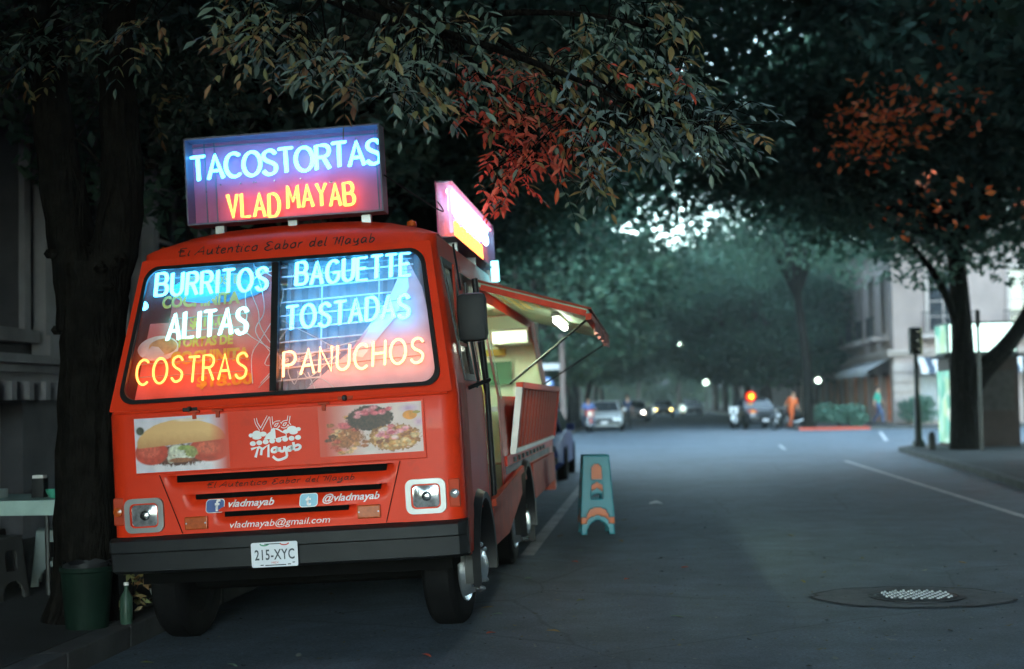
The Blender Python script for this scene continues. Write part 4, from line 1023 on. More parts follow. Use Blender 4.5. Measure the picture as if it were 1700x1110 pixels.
# ------------------------------------------------------------------ roof signs
acr = glass_mat('sign_acrylic', .055, (.96, .97, 1), .012)
sign_back = mat('sign_backboard', (.40, .10, .22), .6, var=.15, vscale=3)
sign_edge = mat('sign_edge', (.10, .10, .16), .5)
def neon_box(name, x0, x1, z0, z1, y0, dep, label):
    """a shallow box: back board, thin edges, clear front"""
    b = MB(); b.box((x0, y0+dep-.012, z0), (x1, y0+dep, z1)).build  # back board below
    o = MB().box((x0, y0+dep-.012, z0), (x1, y0+dep, z1)).build(name, sign_back, truck, label=label)
    e = MB(); e.box((x0, y0, z1-.012), (x1, y0+dep-.014, z1)); e.box((x0, y0, z0), (x1, y0+dep-.014, z0+.012)); e.box((x0, y0, z0+.013), (x0+.010, y0+dep-.014, z1-.013)); e.box((x1-.010, y0, z0+.013), (x1, y0+dep-.014, z1-.013))
    e.build('edge', sign_edge, o)
    MB().add([(x0+.012, y0+.006, z0+.013), (x1-.012, y0+.006, z0+.013), (x1-.012, y0+.006, z1-.013), (x0+.012, y0+.006, z1-.013)], [(0, 1, 2, 3)]).build('clear_front', acr, o)
    return o
rs = neon_box('roof_sign', -.69, .64, 2.748, 3.335, .50, .17, 'lit box sign on the roof with neon words TACOSTORTAS VLAD MAYAB')
fs_ = lambda x, z, y=0: (x, .575+y, z)
neon_word('TACOSTORTAS', -.664, 3.055, .625, 3.083, .160, fs_, neon_blue, rs, .0095, .005, gap=.14)
neon_word('VLAD', -.428, 2.792, -.079, 2.779, .154, fs_, neon_red, rs, .0085, .004)
neon_word('MAYAB', -.019, 2.823, .434, 2.817, .149, fs_, neon_red, rs, .0085, .004)
mb = MB()
for x in (-.60, -.53, .58): mb.box((x, .66-.012, 2.76), (x+.008, .66, 3.32))
mb.box((-.68, .648, 3.29), (.63, .658, 3.30)); mb.build('inner_rib', sign_edge, rs)
mb = MB()
for i in range(14): mb.lathe([(.007, -.006), (.005, -.012)], 8, (rnd.uniform(-.62, .58), .655, rnd.choice([2.99, 3.27, 3.03, 2.9])), 'y')
mb.build('screw', chrome, rs)
for x in (-.5, 0, .5): MB().box((x-.03, .60, 2.66), (x+.03, .66, 2.746)).build('bracket', steel, rs)
# side sign, facing the street, on the right edge of the roof
ss = MB().box((.875, 1.3, 2.64), (.885, 4.0, 3.05)).build('side_sign', sign_back, truck, label='second neon sign along the right roof edge facing the street')
mb = MB(); mb.box((.886, 1.3, 3.04), (1.0, 4.0, 3.05)); mb.box((.886, 1.3, 2.64), (1.0, 4.0, 2.65)); mb.box((.886, 3.99, 2.651), (1.0, 4.0, 3.039)); mb.build('edge', sign_edge, ss)
pinkrim = emat('rim_tube', (1.0, .16, .26), 9)
sf = lambda x, z, y=0: (.945+y, x, z)
neon_word('TACOSTORTAS', 1.45, 2.87, 3.9, 2.87, .13, sf, emat('neon_white_blue', (.35, .7, 1.0), 12), ss, .016, .008, gap=.14)
neon_word('VLAD', 1.75, 2.685, 2.35, 2.685, .12, sf, emat('neon_deep_orange', (1, .13, .02), 16), ss, .015, .006)
neon_word('MAYAB', 2.5, 2.685, 3.4, 2.685, .12, sf, M['neon_deep_orange'], ss, .015, .006)
MB().tube([(.97, 1.34, 2.68), (.97, 1.34, 3.01), (.97, 3.95, 3.01)], .012, 8).build('rim_tube', pinkrim, ss)
MB().add([(.998, 1.31, 2.655), (.998, 3.98, 2.655), (.998, 3.98, 3.035), (.998, 1.31, 3.035)], [(0, 1, 2, 3)]).build('clear_front', acr, ss)
MB().add([(.886, 1.305, 2.655), (.998, 1.305, 2.655), (.998, 1.305, 3.035), (.886, 1.305, 3.035)], [(0, 1, 2, 3)]).build('clear_end', glass_mat('sign_opal', .45, (1, .85, .9)), ss)
for y in (1.6, 2.7, 3.8): MB().box((.86, y, 2.55), (.97, y+.05, 2.638)).build('bracket', steel, ss)
st_ = MB(); st_.tube([(.90, 4.01, 3.03), (.95, 4.55, 2.6)], .008, 6); st_.build('stay', steel, truck)
MB().tube([(1.02, 3.72, 2.52), (1.02, 3.72, 2.70)], .035, 10).build('small_tube_lamp', emat('tube_cyan', (.25, .9, 1.0), 5), truck, 50)
MB().tube(smooth_path([(.64, .58, 3.0), (.85, .8, 2.85), (.95, 1.1, 2.8), (.89, 1.3, 2.9)], 6), .005, 6).build('sign_cable', rubber, truck)
mb = MB(); mb.lathe([(.035, 0), (.03, .03), (.008, .045)], 12, (.78, .75, 2.665)); mb.lathe([(.035, 0), (.03, .03), (.008, .045)], 12, (-.93, .7, 2.60)); mb.build('roof_marker', amber, truck, 40)

# ------------------------------------------------------------------ right hand side: windows, door, hatch, counter, arches
mb = MB(); X = 1.09
fr_ = [(.5, 1.60), (1.04, 1.60), (1.04, 2.42), (.62, 2.42)]
def side_ring(y0, y1, z0, z1, w, d, m, name):
    mb = MB()
    def P_(y, z, o): return (hw(z)+o, y, z)
    outer_ = [(y0, z0), (y1, z0), (y1, z1), (y0, z1)]; inner_ = [(y0+w, z0+w), (y1-w, z0+w), (y1-w, z1-w), (y0+w, z1-w)]
    mb.ring(outer_, inner_, lambda y, z, off: P_(y, z, d+off), .03); return mb.build(name, m, truck)
w1 = side_ring(.50, 1.05, 1.60, 2.42, .045, .012, rubber, 'side_window')
MB().add([(hw(z)-.004, y, z) for y, z in ((.53, 1.63), (1.02, 1.63), (1.02, 2.39), (.53, 2.39))], [(0, 1, 2, 3)]).build('pane', glass_mat('side_glass', .2, (.6, .6, .6), .18), w1)
MB().box((1.035, .76, 1.63), (1.05, .79, 2.39)).box((1.06, .53, 1.84), (1.075, 1.0, 1.86)).build('window_bar', red_worn, w1)
mb = MB()                                                 # worn corner strip behind the headlamp
mb.grid([[(hw(z)+.006, .135+yfront(z), z), (hw(z)+.012, .2+yfront(z), z), (hw(z)+.008, .42+yfront(z)*.4, z)] for z in (.52, .74, 1.0, 1.25, 1.5, 1.58)])
mb.build('corner_strip', red_worn, truck, 40)
for y, w in ((1.36, .05), (2.33, .06)): MB().grid([[(hw(z)+.012, y, z), (hw(z)+.012, y+w, z)] for z in (.6, 1.5, 2.44)]).build('door_post', red_dull, truck)
cl = MB()
for y0, y1, z0, z1, ph in ((1.44, 1.66, 1.0, 1.75, 0),):
    cl.grid([[(1.06+.02*math.sin(i*1.6+ph), y0+(y1-y0)*i/8, z) for i in range(9)] for z in (z0, (z0+z1)/2, z1)])
cl.build('blue_cloth', mat('blue_plastic', (.10, .17, .30), .4, var=.4, vscale=12), truck, 60)
cl = MB().grid([[(1.075+.012*math.sin(i*2), 1.45+.12*i/5, z) for i in range(6)] for z in (.86, 1.15, 1.38)]); cl.build('pink_cloth', mat('pink_cloth', (.65, .12, .13), .6), truck, 60)
cl = MB().box((1.04, 1.43, .62), (1.09, 1.75, .86)); cl.build('step_box', mat('dusty_olive', (.16, .15, .08), .7, var=.4, dirt=.6), truck, bevel=.02)
MB().tube([(1.11, 1.80, .55), (1.10, 1.80, 1.6), (1.06, 1.80, 2.38)], .024, 10).build('grab_pole', rubber, truck, 50)
# mirror
mr = MB().add(*(lambda q: (q.v, q.f))(MB().box((1.08, .50, 1.85), (1.275, .61, 2.17)))).build('wing_mirror', blackpl, truck, 50, bevel=.045)
MB().box((1.10, .612, 1.88), (1.255, .618, 2.14)).build('mirror_glass', chrome, mr)
mb = MB(); mb.tube([(1.13, .66, 2.25), (1.14, .64, 1.95), (1.17, .72, 1.60), (1.14, .9, 1.56)], .010, 6); mb.tube([(1.2, .63, 1.85), (1.21, .75, 1.60), (1.12, 1.0, 1.57)], .010, 6); mb.tube([(1.06, .7, 2.52), (1.10, .64, 2.2)], .008, 6); mb.tube([(1.10, .62, 1.545), (1.24, .8, 1.60)], .014, 6); mb.build('mirror_arm', rubber, mr)
# serving hatch: hinged along the top of the window, its outer edge drooping
def hp(t, y, o=0): return (1.03+t*.84, y, 2.36-t*.27+o)
hatch = MB(); Y0, Y1 = 2.3, 7.2
hatch.add([hp(0, Y0), hp(1, Y0), hp(1, Y1), hp(0, Y1), hp(0, Y0, .035), hp(1, Y0, .035), hp(1, Y1, .035), hp(0, Y1, .035)], [(0, 3, 2, 1), (4, 5, 6, 7), (0, 1, 5, 4), (1, 2, 6, 5), (2, 3, 7, 6), (3, 0, 4, 7)])
hatch = hatch.build('serving_hatch', mat('hatch_green', (.24, .36, .24), .5, var=.25, vscale=3), truck)
MB().add([hp(-.02, Y0-.01, .038), hp(1.03, Y0-.01, .038), hp(1.03, Y1+.01, .038), hp(-.02, Y1+.01, .038), hp(-.02, Y0-.01, .055), hp(1.03, Y0-.01, .055), hp(1.03, Y1+.01, .055), hp(-.02, Y1+.01, .055)], [(0, 3, 2, 1), (4, 5, 6, 7), (0, 1, 5, 4), (1, 2, 6, 5), (2, 3, 7, 6), (3, 0, 4, 7)]).build('hatch_skin', mat('rusty_skin', (.26, .045, .025), .6, spec=.1, var=.3, dirt=.5), hatch)
mb = MB(); mb.bar(hp(1.0, Y0, -.02), hp(1.0, Y1, -.02), .05); mb.bar(hp(.02, Y0, -.0), hp(.98, Y0, -.0), .045); mb.build('hatch_rim', red_worn, hatch)
yel = mat('hatch_yellow', (.70, .48, .04), .5, var=.3, vscale=9)
for k_, (t0, t1, ya, yb) in enumerate([(.06, .13, 2.5, 3.9), (.17, .25, 2.5, 4.3), (.28, .36, 2.5, 3.8), (.45, .50, 2.45, 3.2), (.55, .60, 2.45, 3.0)]):
    y_ = ya
    while y_ < yb:
        L_ = rnd.uniform(.10, .3); MB().add([hp(t0, y_, -.005), hp(t1, y_+.02, -.005), hp(t1, y_+L_, -.005), hp(t0, y_+L_, -.005)], [(0, 1, 2, 3)]).build('hatch_print', yel, hatch); y_ += L_+.08
hl = MB().tube([hp(.62, 3.4, -.07), hp(.62, 4.6, -.07)], .03, 12).build('hatch_lamp', emat('hatch_fluorescent', (.95, 1, .82), 22), truck, 50)
MB().bar(hp(.62, 3.3, -.025), hp(.62, 4.7, -.025), .07, .03).build('lamp_holder', mat('lamp_white', (.7, .7, .68), .5), hl)
cloth = MB(); cloth.grid([[(hp(1.02, y, 0)[0]+.03*math.sin(i*2.3), y, hp(1.02, y, 0)[2]-d) for i, y in enumerate([3+.3*q for q in range(13)])] for d in (0, .05, .10)])
cloth.build('valance', mat('valance_cloth', (.42, .10, .09), .8, var=.6, vscale=9), hatch, 60)
MB().tube([hp(1.0, 2.35, -.03), (1.17, 2.9, 1.60)], .010, 6).build('gas_strut', rubber, truck); MB().tube([hp(1.0, 7.1, -.03), (1.15, 6.6, 1.62)], .010, 6).build('gas_strut', rubber, truck)
# window lining and rear pillar
for y, w in ((2.46, .07), (7.26, .08)): MB().grid([[(hw(z)+.015, y, z), (hw(z)+.015, y+w, z)] for z in (1.48, 1.9, 2.3)]).build('window_post', mat('pale_green_paint', (.42, .50, .36), .5), truck)
MB().grid([[(hw(z)+.01, 7.42, z), (hw(z)+.01, 7.95, z)] for z in (.76, 1.5, 2.0, 2.5)]).build('rear_pillar', mat('orange_red_paint', (.62, .07, .015), .4), truck)
# folding slatted counter hung on the side
ct = bpy.data.objects.new('folding_counter', None); COL.objects.link(ct); ct.parent = truck; ct['label'] = 'slatted folding counter hanging below the serving window'
def cp(y, z, o=0): return (1.15+(z-1.02)*.16+o, y, z)
mb = MB(); mb.bar(cp(3.0, 1.03), cp(3.0, 1.57), .05); mb.build('frame', mat('pale_aluminium', (.55, .50, .48), .4, .4, var=.2), ct)
mb = MB(); mb.bar(cp(2.98, 1.04, -.004), cp(7.85, 1.04, -.004), .035); mb.build('frame', mat('pale_aluminium', (.5, .5, .5)), ct)
mb = MB(); mb.bar(cp(2.98, 1.585, 0), cp(7.85, 1.585, 0), .06, .05); mb.bar(cp(7.83, 1.05), cp(7.83, 1.56), .05); mb.build('frame', red, ct)
slm = [red_dull, mat('slat_dark', (.05, .03, .04), .5, var=.3)]
MB().add([cp(3.02, 1.06, -.03), cp(7.8, 1.06, -.03), cp(7.8, 1.56, -.03), cp(3.02, 1.56, -.03)], [(0, 1, 2, 3)]).build('backing', slm[1], ct)
sl = MB().add([cp(0, 1.065, -.012), cp(.2, 1.065, -.012), cp(.2, 1.555, -.012), cp(0, 1.555, -.012), cp(0, 1.065, .012), cp(.2, 1.065, .012), cp(.2, 1.555, .012), cp(0, 1.555, .012)],
   [(0, 3, 2, 1), (4, 5, 6, 7), (0, 1, 5, 4), (1, 2, 6, 5), (2, 3, 7, 6), (3, 0, 4, 7)]).mesh('slat', slm[0])
for i in range(13): link('slat', sl, ct, (0, 3.15+i*.36, 0))
mb = MB()
for i in range(9): mb.box((1.13, 3.1+i*.4, .955), (1.16, 3.2+i*.4, .995))
mb.build('hook', rubber, ct)
MB().box((1.121, 2.6, .94), (1.14, 7.9, 1.02)).build('rail', red, truck, bevel=.004)
MB().box((1.121, 2.6, .875), (1.128, 7.9, .935)).build('dirty_band', mat('grimy_band', (.16, .13, .15), .6, var=.5, vscale=5, dirt=.7), truck)
# lower skirt between the wheels, stepping out, cut up at the rear end
sk = MB(); pr_ = [(1.30, .44), (2.3, .44), (3.55, .66), (3.55, .86), (1.30, .74)]
sk.prism([(y, z) for y, z in pr_], 1.10, 1.155, 'x'); sk.build('side_skirt', red_dull, truck, bevel=.006)
MB().bar((1.165, 1.28, .745), (1.165, 3.58, .875), .03, .05).build('skirt_lip', red_dull, truck)
sk = MB(); sk.prism([(4.85, .72), (5.0, .52), (7.9, .55), (7.9, .86), (4.85, .86)], 1.10, 1.15, 'x'); sk.build('side_skirt', red_dull, truck, bevel=.006)
MB().prism([(7.95, .42), (8.08, .44), (8.08, .78), (7.95, .78)], -1.05, 1.14, 'x').build('rear_bumper', mat('orange_red_paint', (.6, .07, .02)), truck, bevel=.02)
mf = MB().box((.85, 4.98, .12), (1.12, 5.0, .55)); mf.build('mud_flap', rubber, truck)
def wheel(y, sx, steer, twin=False):
    w = bpy.data.objects.new('wheel', None); COL.objects.link(w); w.parent = truck; w.location = (sx*.90, y, .365); w.rotation_euler = (0, 0, R(steer))
    prf = [(.20, -.10), (.30, -.115), (.345, -.10), (.365, -.075), (.368, 0), (.365, .075), (.345, .10), (.30, .115), (.21, .105), (.20, .08)]
    MB().lathe(prf, 40, (0, 0, 0), 'x').build('tyre', tyre_m, w, 35)
    pr2 = [(.205, .08*sx), (.222, .112*sx), (.215, .118*sx), (.19, .105*sx), (.178, .13*sx), (.165, .165*sx), (.12, .175*sx), (.11, .19*sx), (.10, .235*sx), (.06, .25*sx), (.001, .252*sx)]
    MB().lathe(pr2, 32, (0, 0, 0), 'x').build('rim', mat('bright_rim', (.80, .83, .86), .3, .9, var=.15, dirt=.2), w, 30)
    nut = MB().lathe([(.019, .15*sx), (.018, .20*sx), (.010, .215*sx)], 8, (0, 0, 0), 'x').mesh('nut', chrome, 30)
    for k_ in range(8): link('nut', nut, w, (.02*sx if True else 0,   .145*math.cos(k_*math.pi/4), .145*math.sin(k_*math.pi/4)))
    return w
wheel(.76, 1, -6); wheel(.76, -1, -6); wheel(4.16, 1, 0); wheel(4.16, -1, 0)
def archf(y, r):
    mb = MB(); P_ = []
    for k_ in range(17):
        a_ = R(-8+196*k_/16); P_.append([(1.06, y+(r)*math.cos(a_), .365+r*math.sin(a_)), (1.165, y+(r+.01)*math.cos(a_), .365+(r+.01)*math.sin(a_)), (1.17, y+(r+.05)*math.cos(a_), .365+(r+.05)*math.sin(a_)), (1.12, y+(r+.075)*math.cos(a_), .365+(r+.075)*math.sin(a_))])
    mb.grid(P_); return mb.build('wheel_arch', rubber, truck, 60)
archf(.76, .44); archf(4.16, .50)
# front valance sides below the lamps, underbody
MB().grid([[(1.118, y, z) for y in (.16, .34)] for z in (.5, .6, .745)]).build('front_apron', red, truck)
MB().box((-1.0, .2, .42), (1.0, 7.8, .70)).build('underbody', dark, truck)
MB().tube([(-.9, .76, .365), (.9, .76, .365)], .06, 10).build('axle', dark, truck); MB().tube([(-.9, 4.16, .365), (.9, 4.16, .365)], .08, 10).build('axle', dark, truck)
# ------------------------------------------------------------------ the forked tree by the truck and its bough over the street
ft = thing('forked_tree', 'dark forked tree left of the food truck with a leafy bough reaching over it', 'tree', (-3.83, 9.35, .05))
T0 = Vector((-3.83, 9.35, .05))
loc = lambda p: tuple(Vector(p)-T0)
g = random.Random(5)
mb = MB()
tp = smooth_path([loc(p) for p in [(-3.86, 9.35, -.1), (-3.83, 9.35, .12), (-3.82, 9.35, .56), (-3.8, 9.35, 1.17), (-3.77, 9.35, 1.78), (-3.74, 9.35, 2.2), (-3.74, 9.35, 2.45)]], 4)
n = len(tp); mb.tube(tp, [.33-.12*min(1, i/6)+.03*max(0, (i-n*.6)/n)+.008*math.sin(i*2.3) for i in range(n)], 20)
lp_ = smooth_path([loc(p) for p in [(-3.80, 9.35, 2.0), (-3.84, 9.35, 2.35), (-3.92, 9.37, 2.68), (-4.01, 9.4, 3.11), (-4.1, 9.45, 3.66), (-4.15, 9.5, 4.12), (-4.28, 9.6, 4.93), (-4.6, 9.5, 6.2)]], 4)
mb.tube(lp_, [.20-.13*i/len(lp_)+.006*math.sin(i*1.9) for i in range(len(lp_))], 14)
rp_ = smooth_path([loc(p) for p in [(-3.74, 9.35, 2.0), (-3.68, 9.35, 2.32), (-3.59, 9.35, 2.62), (-3.545, 9.35, 3.01), (-3.57, 9.35, 3.51), (-3.58, 9.35, 4.01), (-3.46, 9.35, 4.76), (-3.1, 9.2, 6.1)]], 4)
mb.tube(rp_, [.19-.11*i/len(rp_)+.006*math.sin(i*2.1) for i in range(len(rp_))], 14)
for i in range(26):                        # knots and burrs
    q = g.choice(tp+lp_+rp_); a_ = g.uniform(0, 6.28); mb.lathe([(.03, -.03), (.05, 0), (.03, .03)], 7, (q[0]+.19*math.cos(a_), q[1]+.19*math.sin(a_), q[2]))
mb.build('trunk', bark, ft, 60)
bo = MB(); boughs = []
def bough(pts, r0, r1):
    p = smooth_path([loc(q) for q in pts], 5); boughs.append(p); bo.tube(p, [r0+(r1-r0)*i/(len(p)-1) for i in range(len(p))], 8); return p
bough([(-3.46, 9.35, 4.76), (-2.9, 9.0, 4.6), (-2.3, 8.6, 4.2), (-1.68, 8.4, 3.83), (-1.1, 8.5, 3.68), (-.45, 8.8, 3.48), (.0, 9.0, 3.29), (.35, 9.0, 3.18)], .045, .008)
bough([(-3.1, 9.2, 5.4), (-2.2, 9.0, 4.5), (-1.42, 8.8, 3.9), (-.77, 8.8, 3.9), (-.2, 8.8, 3.84), (.32, 8.8, 3.66)], .04, .008)
bough([(-1.9, 8.7, 4.2), (-1.3, 9.3, 3.9), (-1.05, 9.8, 3.65), (-.85, 10.1, 3.4), (-.75, 10.2, 3.2)], .03, .007)
bough([(-1.9, 8.6, 4.1), (-2.0, 8.3, 3.8), (-2.3, 8.1, 3.62)], .02, .006)
bough([(-.9, 8.6, 3.7), (-.6, 9.3, 3.6), (-.5, 9.7, 3.4)], .018, .006)
bough([(-.3, 8.9, 3.5), (.1, 9.1, 3.25), (.45, 9.1, 3.15)], .014, .005)
bough([(-4.1, 9.45, 3.6), (-4.3, 9.2, 3.9), (-4.5, 9.0, 4.0)], .03, .008)
bough([(-3.57, 9.3, 3.0), (-3.8, 9.2, 3.28), (-3.86, 9.2, 3.18), (-3.77, 9.25, 2.86)], .012, .006)
for i in range(9):                         # bare suckers in the fork
    a_ = g.uniform(-.25, .1); bough([(-3.80+.02*i, 9.2, 2.42+.02*i), (-3.80+a_*.5+.02*i, 9.18, 2.7), (-3.76+a_+.025*i, 9.2, 2.95+g.uniform(0, .25))], .007, .003)
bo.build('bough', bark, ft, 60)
# leaflets: pointed blades folded along the midrib, in feather-shaped leaves of seven
def leaflet_mesh(m):
    p = [(0, 0, 0), (-.012, .022, .004), (-.017, .045, .004), (-.010, .070, -.001), (0, .094, -.008), (.010, .070, -.001), (.017, .045, .004), (.012, .022, .004), (0, .045, -.002)]
    return MB().add(p, [(0, 8, 2, 1), (8, 4, 3, 2), (0, 7, 6, 8), (8, 6, 5, 4)]).mesh('leaf', m)
lm = {'g': leaf_mat('leaf_grey_green', [(.15, .22, .17), (.20, .27, .21), (.11, .17, .13)], .3), 'o': leaf_mat('leaf_olive', [(.20, .22, .09), (.28, .24, .10), (.32, .16, .07)], .35),
      'r': leaf_mat('leaf_russet_neon_red', [(.60, .09, .05), (.68, .13, .08), (.52, .09, .04)], .4), 'k': leaf_mat('leaf_neon_orange_red', [(.68, .14, .05), (.72, .19, .12)], .4),  # red neon spill from the side sign put into these leaf colours
      'b': leaf_mat('leaf_blue_green', [(.17, .24, .24), (.22, .30, .30), (.13, .19, .18)], .3), 'd': leaf_mat('leaf_shade_green', [(.04, .075, .055), (.06, .10, .07)], .3)}
lme = {k: leaflet_mesh(v) for k, v in lm.items()}
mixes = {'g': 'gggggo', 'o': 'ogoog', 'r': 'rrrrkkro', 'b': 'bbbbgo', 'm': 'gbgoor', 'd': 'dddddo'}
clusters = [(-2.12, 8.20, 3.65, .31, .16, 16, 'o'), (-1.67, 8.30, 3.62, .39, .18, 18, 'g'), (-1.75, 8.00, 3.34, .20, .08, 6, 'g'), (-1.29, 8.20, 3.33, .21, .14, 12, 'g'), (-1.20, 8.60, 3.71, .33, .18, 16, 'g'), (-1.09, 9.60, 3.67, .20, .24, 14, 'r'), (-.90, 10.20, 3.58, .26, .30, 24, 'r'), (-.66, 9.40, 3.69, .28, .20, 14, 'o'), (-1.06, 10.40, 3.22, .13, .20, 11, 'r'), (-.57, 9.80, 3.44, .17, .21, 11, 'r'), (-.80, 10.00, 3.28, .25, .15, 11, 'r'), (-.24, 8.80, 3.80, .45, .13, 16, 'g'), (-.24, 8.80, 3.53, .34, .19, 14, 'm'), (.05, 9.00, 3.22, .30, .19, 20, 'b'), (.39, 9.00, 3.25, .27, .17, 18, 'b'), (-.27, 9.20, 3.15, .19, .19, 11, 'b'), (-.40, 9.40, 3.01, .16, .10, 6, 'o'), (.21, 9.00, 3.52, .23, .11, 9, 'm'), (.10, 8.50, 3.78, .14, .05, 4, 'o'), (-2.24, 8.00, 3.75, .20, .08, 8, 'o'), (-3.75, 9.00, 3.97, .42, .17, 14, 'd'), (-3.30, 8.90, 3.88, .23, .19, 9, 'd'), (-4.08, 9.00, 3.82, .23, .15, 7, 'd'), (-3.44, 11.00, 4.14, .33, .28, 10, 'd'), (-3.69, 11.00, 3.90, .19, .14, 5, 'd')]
allp = [Vector(q) for b_ in boughs for q in b_]
tw = MB(); leaves = []
for cx, cy_, cz, rx, rz, n, mx in clusters:
    for _ in range(int(n*2.0)):
        p = Vector((cx+g.gauss(0, .5)*rx*1.1, cy_+g.uniform(-.45, .45), cz+g.gauss(0, .5)*rz*1.2))-T0
        d = Vector((g.uniform(-.3, 1), g.uniform(-.8, .5), g.uniform(-.75, .15))).normalized()
        if cx < -1.5: d.x = -abs(d.x)*g.choice([1, 1, -.4])
        q = min(allp, key=lambda a: (a-p).length)
        if (q-p).length < .7: tw.tube([q, (q+p)/2+Vector((0, 0, .03)), p], [.005, .004, .003], 5)
        Lr = g.uniform(.15, .24); rach = [p+d*Lr*t-Vector((0, 0, .06*t*t)) for t in (0, .33, .66, 1)]
        tw.tube(rach, [.0028, .0022, .0018, .001], 4)
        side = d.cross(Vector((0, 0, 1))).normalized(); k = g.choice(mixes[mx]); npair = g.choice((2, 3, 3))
        for t in range(npair+1):
            if t == npair: items = [(rach[3], d)]
            else:
                f_ = (t+.6)/npair*.92; b_ = p+d*Lr*f_-Vector((0, 0, .06*f_*f_)); items = [(b_, (d*.55+side*s_).normalized()) for s_ in (-1, 1)]
            for b_, dr in items:
                dr = (dr+Vector((g.uniform(-.25, .25), g.uniform(-.25, .25), g.uniform(-.75, .05)))).normalized()
                nx = Vector((g.uniform(-.5, .5), g.uniform(-.9, .3), 1)); xa = dr.cross(nx).normalized(); za = xa.cross(dr)
                s_ = g.uniform(.55, 1.3)
                M4 = Matrix((xa*s_, dr*s_, za*s_)).transposed().to_4x4(); M4.translation = b_
                wp = b_+T0; vis = abs((wp.x/wp.y+.0957)) < .36 and (wp.z-1.45)/wp.y < .285
                leaves.append((s_/wp.y if vis else 0, k if g.random() > .12 else g.choice('go'), M4))
tw.build('twig', bark, ft)
leaves.sort(key=lambda q: -q[0])
rest = {}
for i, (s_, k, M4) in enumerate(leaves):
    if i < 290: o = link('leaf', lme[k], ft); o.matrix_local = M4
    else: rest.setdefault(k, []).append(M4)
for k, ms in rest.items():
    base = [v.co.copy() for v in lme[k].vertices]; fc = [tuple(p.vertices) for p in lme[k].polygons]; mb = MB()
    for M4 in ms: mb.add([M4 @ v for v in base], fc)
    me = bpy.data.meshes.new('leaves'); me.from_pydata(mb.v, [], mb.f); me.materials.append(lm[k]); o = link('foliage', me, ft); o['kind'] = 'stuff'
# its high crown above the frame, which shades the pavement and the truck
cs = crown_centres(70, 3.6, 4.2, 2.0, 7.2, 77)
cs = [(x, y, max(z, 4.9)) for x, y, z in cs]
o = link('crown', quad_mesh('crown', leaf_cloud(cs, .7, 420, .16, .07, 77), leafA), ft)
# hanging sprays of the neighbouring tree behind the fork and over the sign
cs = [(-.1+g.uniform(-1.2, 1.6), 1.8+g.uniform(-.5, 2.2), 4.6+g.uniform(-.5, .5)) for _ in range(24)]
link('crown', quad_mesh('crown', leaf_cloud(cs, .33, 150, .11, .045, 78), lm['d']), ft)

# right hand tree by the kiosk
rt = thing('forked_tree', 'dark tree forking low in front of the lit kiosk on the right pavement', 'tree', (7.56, 35.4, .12))
mb = MB()
mb.tube(smooth_path([(0, 0, -.1), (0, 0, .15), (.02, 0, 1.5), (.03, 0, 2.7), (-.03, 0, 4.4), (-.2, 0, 6.6)], 4), [.62, .5, .40, .37]+[.36-.012*i for i in range(17)], 14)
mb.tube(smooth_path([(.1, 0, 1.3), (.45, 0, 1.85), (1.2, .1, 2.6), (1.8, .2, 3.6), (2.4, .2, 5.5)], 4), [.30-.012*i for i in range(17)], 10)
mb.tube(smooth_path([(-.05, 0, 3.0), (-.35, -.2, 3.7), (-.9, -.4, 4.6), (-1.8, -.5, 5.6)], 4), [.14-.009*i for i in range(13)], 8)
cs = crown_centres(105, 4.6, 4.4, 3.3, 7.6, 91, -.95)
for c in cs[::7]: limb(mb, (-.1, 0, 5.0), c, .14, .02, .2, g)
mb.build('trunk', bark, rt, 60)
link('crown', quad_mesh('crown', leaf_cloud(cs, [.75*g.uniform(.7, 1.3) for _ in cs], 420, .22, .10, 92), leafA), rt)

cs2 = []
while len(cs2) < 30:
    q = (g.uniform(.2, 5.0), g.uniform(31, 36), g.uniform(5.3, 9.6))
    if math.hypot(q[0]-.85, q[2]-6.5) > .5 and math.hypot(q[0]-3.3, q[2]-6.5) > .45: cs2.append((q[0]-7.56, q[1]-35.4, q[2]-.12))
mb = MB()
for c in cs2[::4]: limb(mb, (-.1, 0, 5.2), c, .10, .02, .2, g)
mb.build('bough', bark, rt, 60)
link('crown', quad_mesh('crown', leaf_cloud(cs2, [.7*g.uniform(.7, 1.3) for _ in cs2], 620, .17, .08, 93), leafB), rt)

